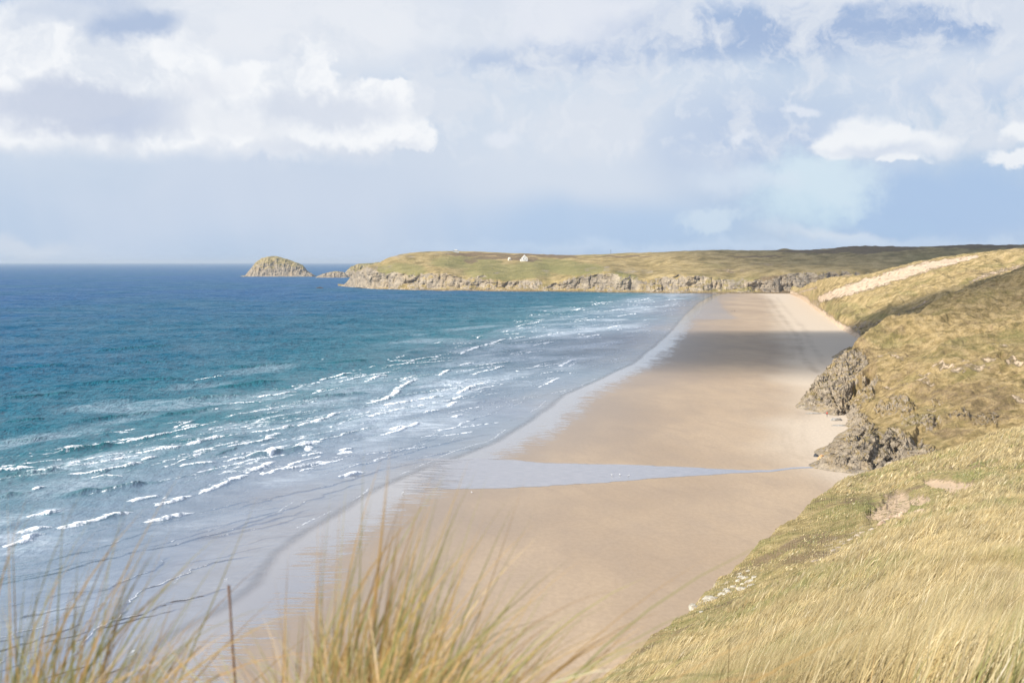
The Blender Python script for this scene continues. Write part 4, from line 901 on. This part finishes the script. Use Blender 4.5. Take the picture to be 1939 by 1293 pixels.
stone(bp(1553, 879), (2.5, 1.3, 1.3), 'long pale slab boulder at the tip of the near crag', m_pale, 2, .75, rz=.25)
stone(bp(1536, 881), (.45, .4, .4), 'very small dark stone beside the tip of the pale slab boulder', m_dark, 3)
stone(bp(1583, 796), (2.0, 1.4, 1.3), 'rounded grey boulder lying beside the dark cave mouth', m_grey, 4, .8, jag=.2)
stone(bp(1587, 806), (2.2, 1.0, .5), 'low flat grey rock in the sandy cove between the two crags', m_grey, 5)
stone(bp(1522, 771), (2.0, 1.6, .35), 'thin flat rock shelf at the seaward foot of the far crag', m_grey, 6, .5)
stone(bp(1540, 783), (2.8, 1.2, .5), 'low grey rock shelf in front of the far crag', m_grey, 7, .6)
stone(bp(1558, 870), (1.6, 1.5, 2.0), 'ochre stained rock lump behind the dark round boulder', stone_mat('ochre_rock', (.30, .16, .07, 1), (.46, .27, .11, 1), (.50, .38, .24, 1)), 8, .8)
DV, DPX, DPY = DUNE
stone(hit(DPX, DPY, DV, 1613, 594), .75, 'small white stone showing on the dune slope', m_white, 9)
# white lichened crag on the near slope edge
NV, NPX, NPY = NEAR
def cluster(items, name, label, m, seed, group=None):
    for i, (x, y, sx, sy, sz) in enumerate(items):
        q = hit(NPX, NPY, NV, x, y); q[2] -= sz*.25
        o = stone(q, (sx, sy, sz), label, m, seed+i, .9, name, rz=i*1.3, jag=.6, sub=3, facets=13, group=group)
r9 = np.random.default_rng(5)
it = []
for i in range(34):
    u = r9.random(); k = .16+.32*r9.random()**2; it.append((1312+u*75+r9.normal()*4, 1157-u*44+r9.normal()*6, k*1.3, k*1.1, k*.7))
cluster(it, 'lichened_stone', 'pale lichened stone in the lower row on the seaward edge of the near slope', m_white, 30, 'lower row of lichened stones')
it = []
for i in range(20):
    k = .16+.30*r9.random()**2; it.append((1406+r9.normal()*9, 1100+r9.normal()*8, k*1.3, k*1.1, k*.7))
cluster(it, 'lichened_stone', 'white stone in the small upper patch in the turf, uphill of the lower row', m_white, 50, 'upper patch of lichened stones')
it = [(x, y, .25+.4*r9.random(), .3+.4*r9.random(), .2+.3*r9.random()) for x, y in [(1680, 984), (1690, 982), (1699, 986), (1708, 979), (1717, 981), (1726, 976), (1735, 972), (1702, 974), (1715, 970), (1672, 990), (1748, 968), (1690, 972)]]
cluster(it, 'earth_clod', 'crumbling earth block in the broken bank at the foot of the gully', m_clod, 70, 'earth blocks of the broken bank')
it = [(x, y, .4+.6*r9.random(), .5+.6*r9.random(), .2+.35*r9.random()) for x, y in [(1600, 1030), (1590, 1036), (1578, 1042), (1566, 1052), (1612, 1020), (1624, 1014), (1636, 1008), (1606, 1040), (1650, 1002), (1548, 1062), (1560, 1060)]]
it = [(x, y, a*.45, b_*.45, c_*.5) for (x, y, a, b_, c_) in it]
cluster(it, 'stone', 'small pale stone in the stony scar beside the long grass', m_pale, 90, 'stones of the scar')

# ================================================================== PEOPLE
def skin_mesh(name, verts, edges, rad, m, parent, root=0, sub=2):
    me = bpy.data.meshes.new(name); me.from_pydata(verts, edges, []); o = obj(name, me, m, parent)
    md = o.modifiers.new('skin', 'SKIN'); md.use_smooth_shade = True
    for i, r_ in enumerate(rad): me.skin_vertices[0].data[i].radius = (r_, r_)
    me.skin_vertices[0].data[root].use_root = True
    s2 = o.modifiers.new('sub', 'SUBSURF'); s2.levels = sub; s2.render_levels = sub
    return o
skin_m = flat_mat('skin', (.50, .33, .24, 1), .6); hair_m = flat_mat('dark_hair', (.05, .035, .025, 1), .7)
def person(loc, rz, top_c, leg_c, label, stride=.22):
    t = empty('person', loc, rz); tag(t, label, 'person'); s_ = stride
    J = dict(pel=(0, 0, .95), ch=(0, .02, 1.22), nk=(0, .02, 1.47), hd=(0, .03, 1.6), tp=(0, .03, 1.72), sl=(-.18, .02, 1.42), sr=(.18, .02, 1.42), el=(-.25, -.08, 1.14), er=(.25, .1, 1.14), wl=(-.24, -.02, .88), wr=(.24, .2, .9),
             hl=(-.09, 0, .9), hr=(.09, 0, .9), kl=(-.10, s_*.7, .5), kr=(.10, -s_*.4, .5), al=(-.10, s_*.8, .08), ar=(.10, -s_*1.2, .1), fl=(-.10, s_*.8+.2, .04), fr=(.10, -s_*1.2+.18, .04))
    ks = list(J); ix = {k: i for i, k in enumerate(ks)}
    R_ = dict(pel=.13, ch=.14, nk=.055, hd=.10, tp=.075, sl=.06, sr=.06, el=.045, er=.045, wl=.03, wr=.03, hl=.09, hr=.09, kl=.06, kr=.06, al=.04, ar=.04, fl=.035, fr=.035)
    E = [('pel', 'ch'), ('ch', 'nk'), ('nk', 'hd'), ('hd', 'tp'), ('ch', 'sl'), ('ch', 'sr'), ('sl', 'el'), ('sr', 'er'), ('el', 'wl'), ('er', 'wr'), ('pel', 'hl'), ('pel', 'hr'), ('hl', 'kl'), ('hr', 'kr'), ('kl', 'al'), ('kr', 'ar'), ('al', 'fl'), ('ar', 'fr')]
    V_ = [J[k] for k in ks]; Ed = [(ix[a], ix[b]) for a, b in E]; Rr = [R_[k] for k in ks]
    for sgn, wr_ in ((-1, 'wl'), (1, 'wr')):            # palm, four fingers and a thumb
        w0 = Vector(J[wr_]); pa = w0+Vector((0, .02, -.09)); V_.append(tuple(pa)); Rr.append(.03); pi_ = len(V_)-1; Ed.append((ix[wr_], pi_))
        for f_, L_ in zip((-.03, -.01, .01, .03), (.07, .085, .08, .06)):
            V_.append((pa.x, pa.y+f_, pa.z-L_*.5)); Rr.append(.009); Ed.append((pi_, len(V_)-1)); V_.append((pa.x-sgn*.012, pa.y+f_, pa.z-L_)); Rr.append(.008); Ed.append((len(V_)-2, len(V_)-1))
        V_.append((pa.x, pa.y+.055, pa.z+.01)); Rr.append(.01); Ed.append((pi_, len(V_)-1))
    skin_mesh('body', V_, Ed, Rr, skin_m, t)
    def sub_(name, keys, edges, rr, m):
        i2 = {k: i for i, k in enumerate(keys)}; skin_mesh(name, [J[k] for k in keys], [(i2[a], i2[b]) for a, b in edges], rr, m, t)
    sub_('jacket', ['pel', 'ch', 'nk', 'sl', 'sr', 'el', 'er', 'wl', 'wr'], [('pel', 'ch'), ('ch', 'nk'), ('ch', 'sl'), ('ch', 'sr'), ('sl', 'el'), ('sr', 'er'), ('el', 'wl'), ('er', 'wr')], [.17, .18, .075, .085, .085, .062, .062, .045, .045], top_c)
    sub_('trousers', ['pel', 'hl', 'hr', 'kl', 'kr', 'al', 'ar'], [('pel', 'hl'), ('pel', 'hr'), ('hl', 'kl'), ('hr', 'kr'), ('kl', 'al'), ('kr', 'ar')], [.15, .11, .11, .08, .08, .06, .06], leg_c)
    def hair(bm):
        bmesh.ops.create_uvsphere(bm, u_segments=14, v_segments=9, radius=.112)
        for v in bm.verts: v.co = Vector((v.co.x*.95, v.co.y*1.05+.012-.02, max(v.co.z, -.05 if v.co.y < 0 else .035)+1.665))
    bmesh_obj('hair', hair, hair_m, t, True)
    for sx in (-1, 1): bmesh_obj('eye', lambda bm: (bmesh.ops.create_uvsphere(bm, u_segments=8, v_segments=6, radius=.012), [setattr(v, 'co', v.co+Vector((sx*.034, .118, 1.635))) for v in bm.verts]), hair_m, t, True)
    return t
red = flat_mat('red_cloth', (.62, .06, .04, 1)); navy = flat_mat('dark_cloth', (.03, .035, .05, 1)); browncl = flat_mat('brown_cloth', (.09, .06, .05, 1)); grey_cl = flat_mat('grey_cloth', (.08, .08, .09, 1))
person(bp(1386, 590.6), 2.6, grey_cl, navy, 'left one of the two tiny walkers far away on the sunlit sand')
person(bp(1391, 590.2), 2.9, browncl, navy, 'right one of the two tiny walkers far away on the sunlit sand')
person(bp(1566, 789), 1.9, red, navy, 'person in a red jacket standing at the foot of the far crag', .05)

# ================================================================== GULLS
gw = flat_mat('gull_white', (.82, .82, .82, 1)); gg = flat_mat('gull_grey', (.45, .47, .50, 1)); gy = flat_mat('gull_yellow', (.7, .5, .1, 1))
def gull(x, y, rz, label):
    t = empty('gull', bp(x, y, .01), rz); tag(t, label, 'gull', 'gulls standing on the wet sand')
    skin_mesh('body', [(0, -.30, .20), (0, -.16, .22), (0, 0, .24), (0, .12, .28), (0, .17, .36), (0, .19, .41), (0, .25, .405)], [(i, i+1) for i in range(6)], [.02, .06, .10, .085, .045, .05, .03], gw, t, 2)
    for sx in (-1, 1):
        skin_mesh('wing', [(sx*.075, .08, .28), (sx*.09, -.08, .27), (sx*.05, -.30, .23)], [(0, 1), (1, 2)], [.035, .045, .012], gg, t, 1)
        skin_mesh('leg', [(sx*.035, .02, .17), (sx*.035, .03, .08), (sx*.035, .02, .0), (sx*.035, .07, .0)], [(0, 1), (1, 2), (2, 3)], [.008, .007, .008, .006], gy, t, 0, 1)
    skin_mesh('beak', [(0, .25, .405), (0, .33, .395)], [(0, 1)], [.014, .005], gy, t, 0, 1)
for (x, y, rz, lb) in [(893, 934, .4, 'white gull on the dry sand just below the stream, nearest the marram tips'), (763, 935, -1.2, 'leftmost white gull, on the wet ripples beside the sea'),
                   (1159, 901, 1.5, 'gull in the stream film, leftmost of the three together'), (1174, 900, .9, 'middle gull of the three together in the stream film'), (1190, 902, -1.5, 'gull in the stream film, rightmost of the three together')]: gull(x, y, rz, lb)

# ================================================================== CLOUDS THAT SHADE THE GROUND, AND THE AIR
def cloud(gx, gy, rx, ry, T_, tau, seed, alt=900., skew=False, ang=0.):
    n = 90; th = np.linspace(0, 2*PI, 128, endpoint=True); r = np.linspace(0, 1, n)
    R2, TH2 = np.meshgrid(r, th, indexing='ij'); wob = 1+.16*fbm(np.cos(TH2)*1.3+seed, np.sin(TH2)*1.3, o=3, s=seed)
    x = R2*np.cos(TH2)*wob; y = R2*np.sin(TH2)*wob
    prof = (1-R2**2)**1.3
    if skew: prof = (1-R2**2)**1.5*1.25*np.clip(.35+.75*(np.sin(TH2)*R2+1)/2, 0, 1)
    prof = prof*(1+.5*fbm(x*2.2+seed, y*2.2, o=4, s=seed+3)*(1-R2))
    X_ = x*rx*math.cos(ang)-y*ry*math.sin(ang); Y_ = x*rx*math.sin(ang)+y*ry*math.cos(ang)
    top = np.stack([X_, Y_, prof*T_*1.35], -1); bot = np.stack([X_, Y_, -prof*T_*.65], -1)
    A = np.concatenate([bot[:-1], top[::-1]], 0)
    me = grid_mesh('cloud', A)
    m, g = mat('cloud_vapour'); dens = tau*math.sin(SUN_EL)/(2*T_)
    g.n('ShaderNodeOutputMaterial', {1: g.n('ShaderNodeVolumePrincipled', {'Color': (1, 1, 1, 1), 'Density': dens, 'Anisotropy': .3})}, out=None)
    o = obj('cloud', me, m); k = alt/sd.z; o.location = (gx+sd.x*k, gy+sd.y*k, alt)
    tag(o, kind='structure'); return o
cloud(205, 800, 275, 245, 60, 3.6, 3, skew=True, ang=.2)
cloud(1120, 3000, 800, 1150, 90, 5.0, 5, alt=1500)
L_ = 145000.
def hz(bm): box(bm, -L_, L_, -60, 75000, -10.5, 96)
me_o = bmesh_obj('haze', hz, None)
m, g = mat('haze_air'); g.n('ShaderNodeOutputMaterial', {1: g.n('ShaderNodeVolumePrincipled', {'Color': (.80, .90, 1.0, 1), 'Density': 3.6e-5, 'Anisotropy': .2})}, out=None)
me_o.data.materials.append(m); tag(me_o, kind='stuff')
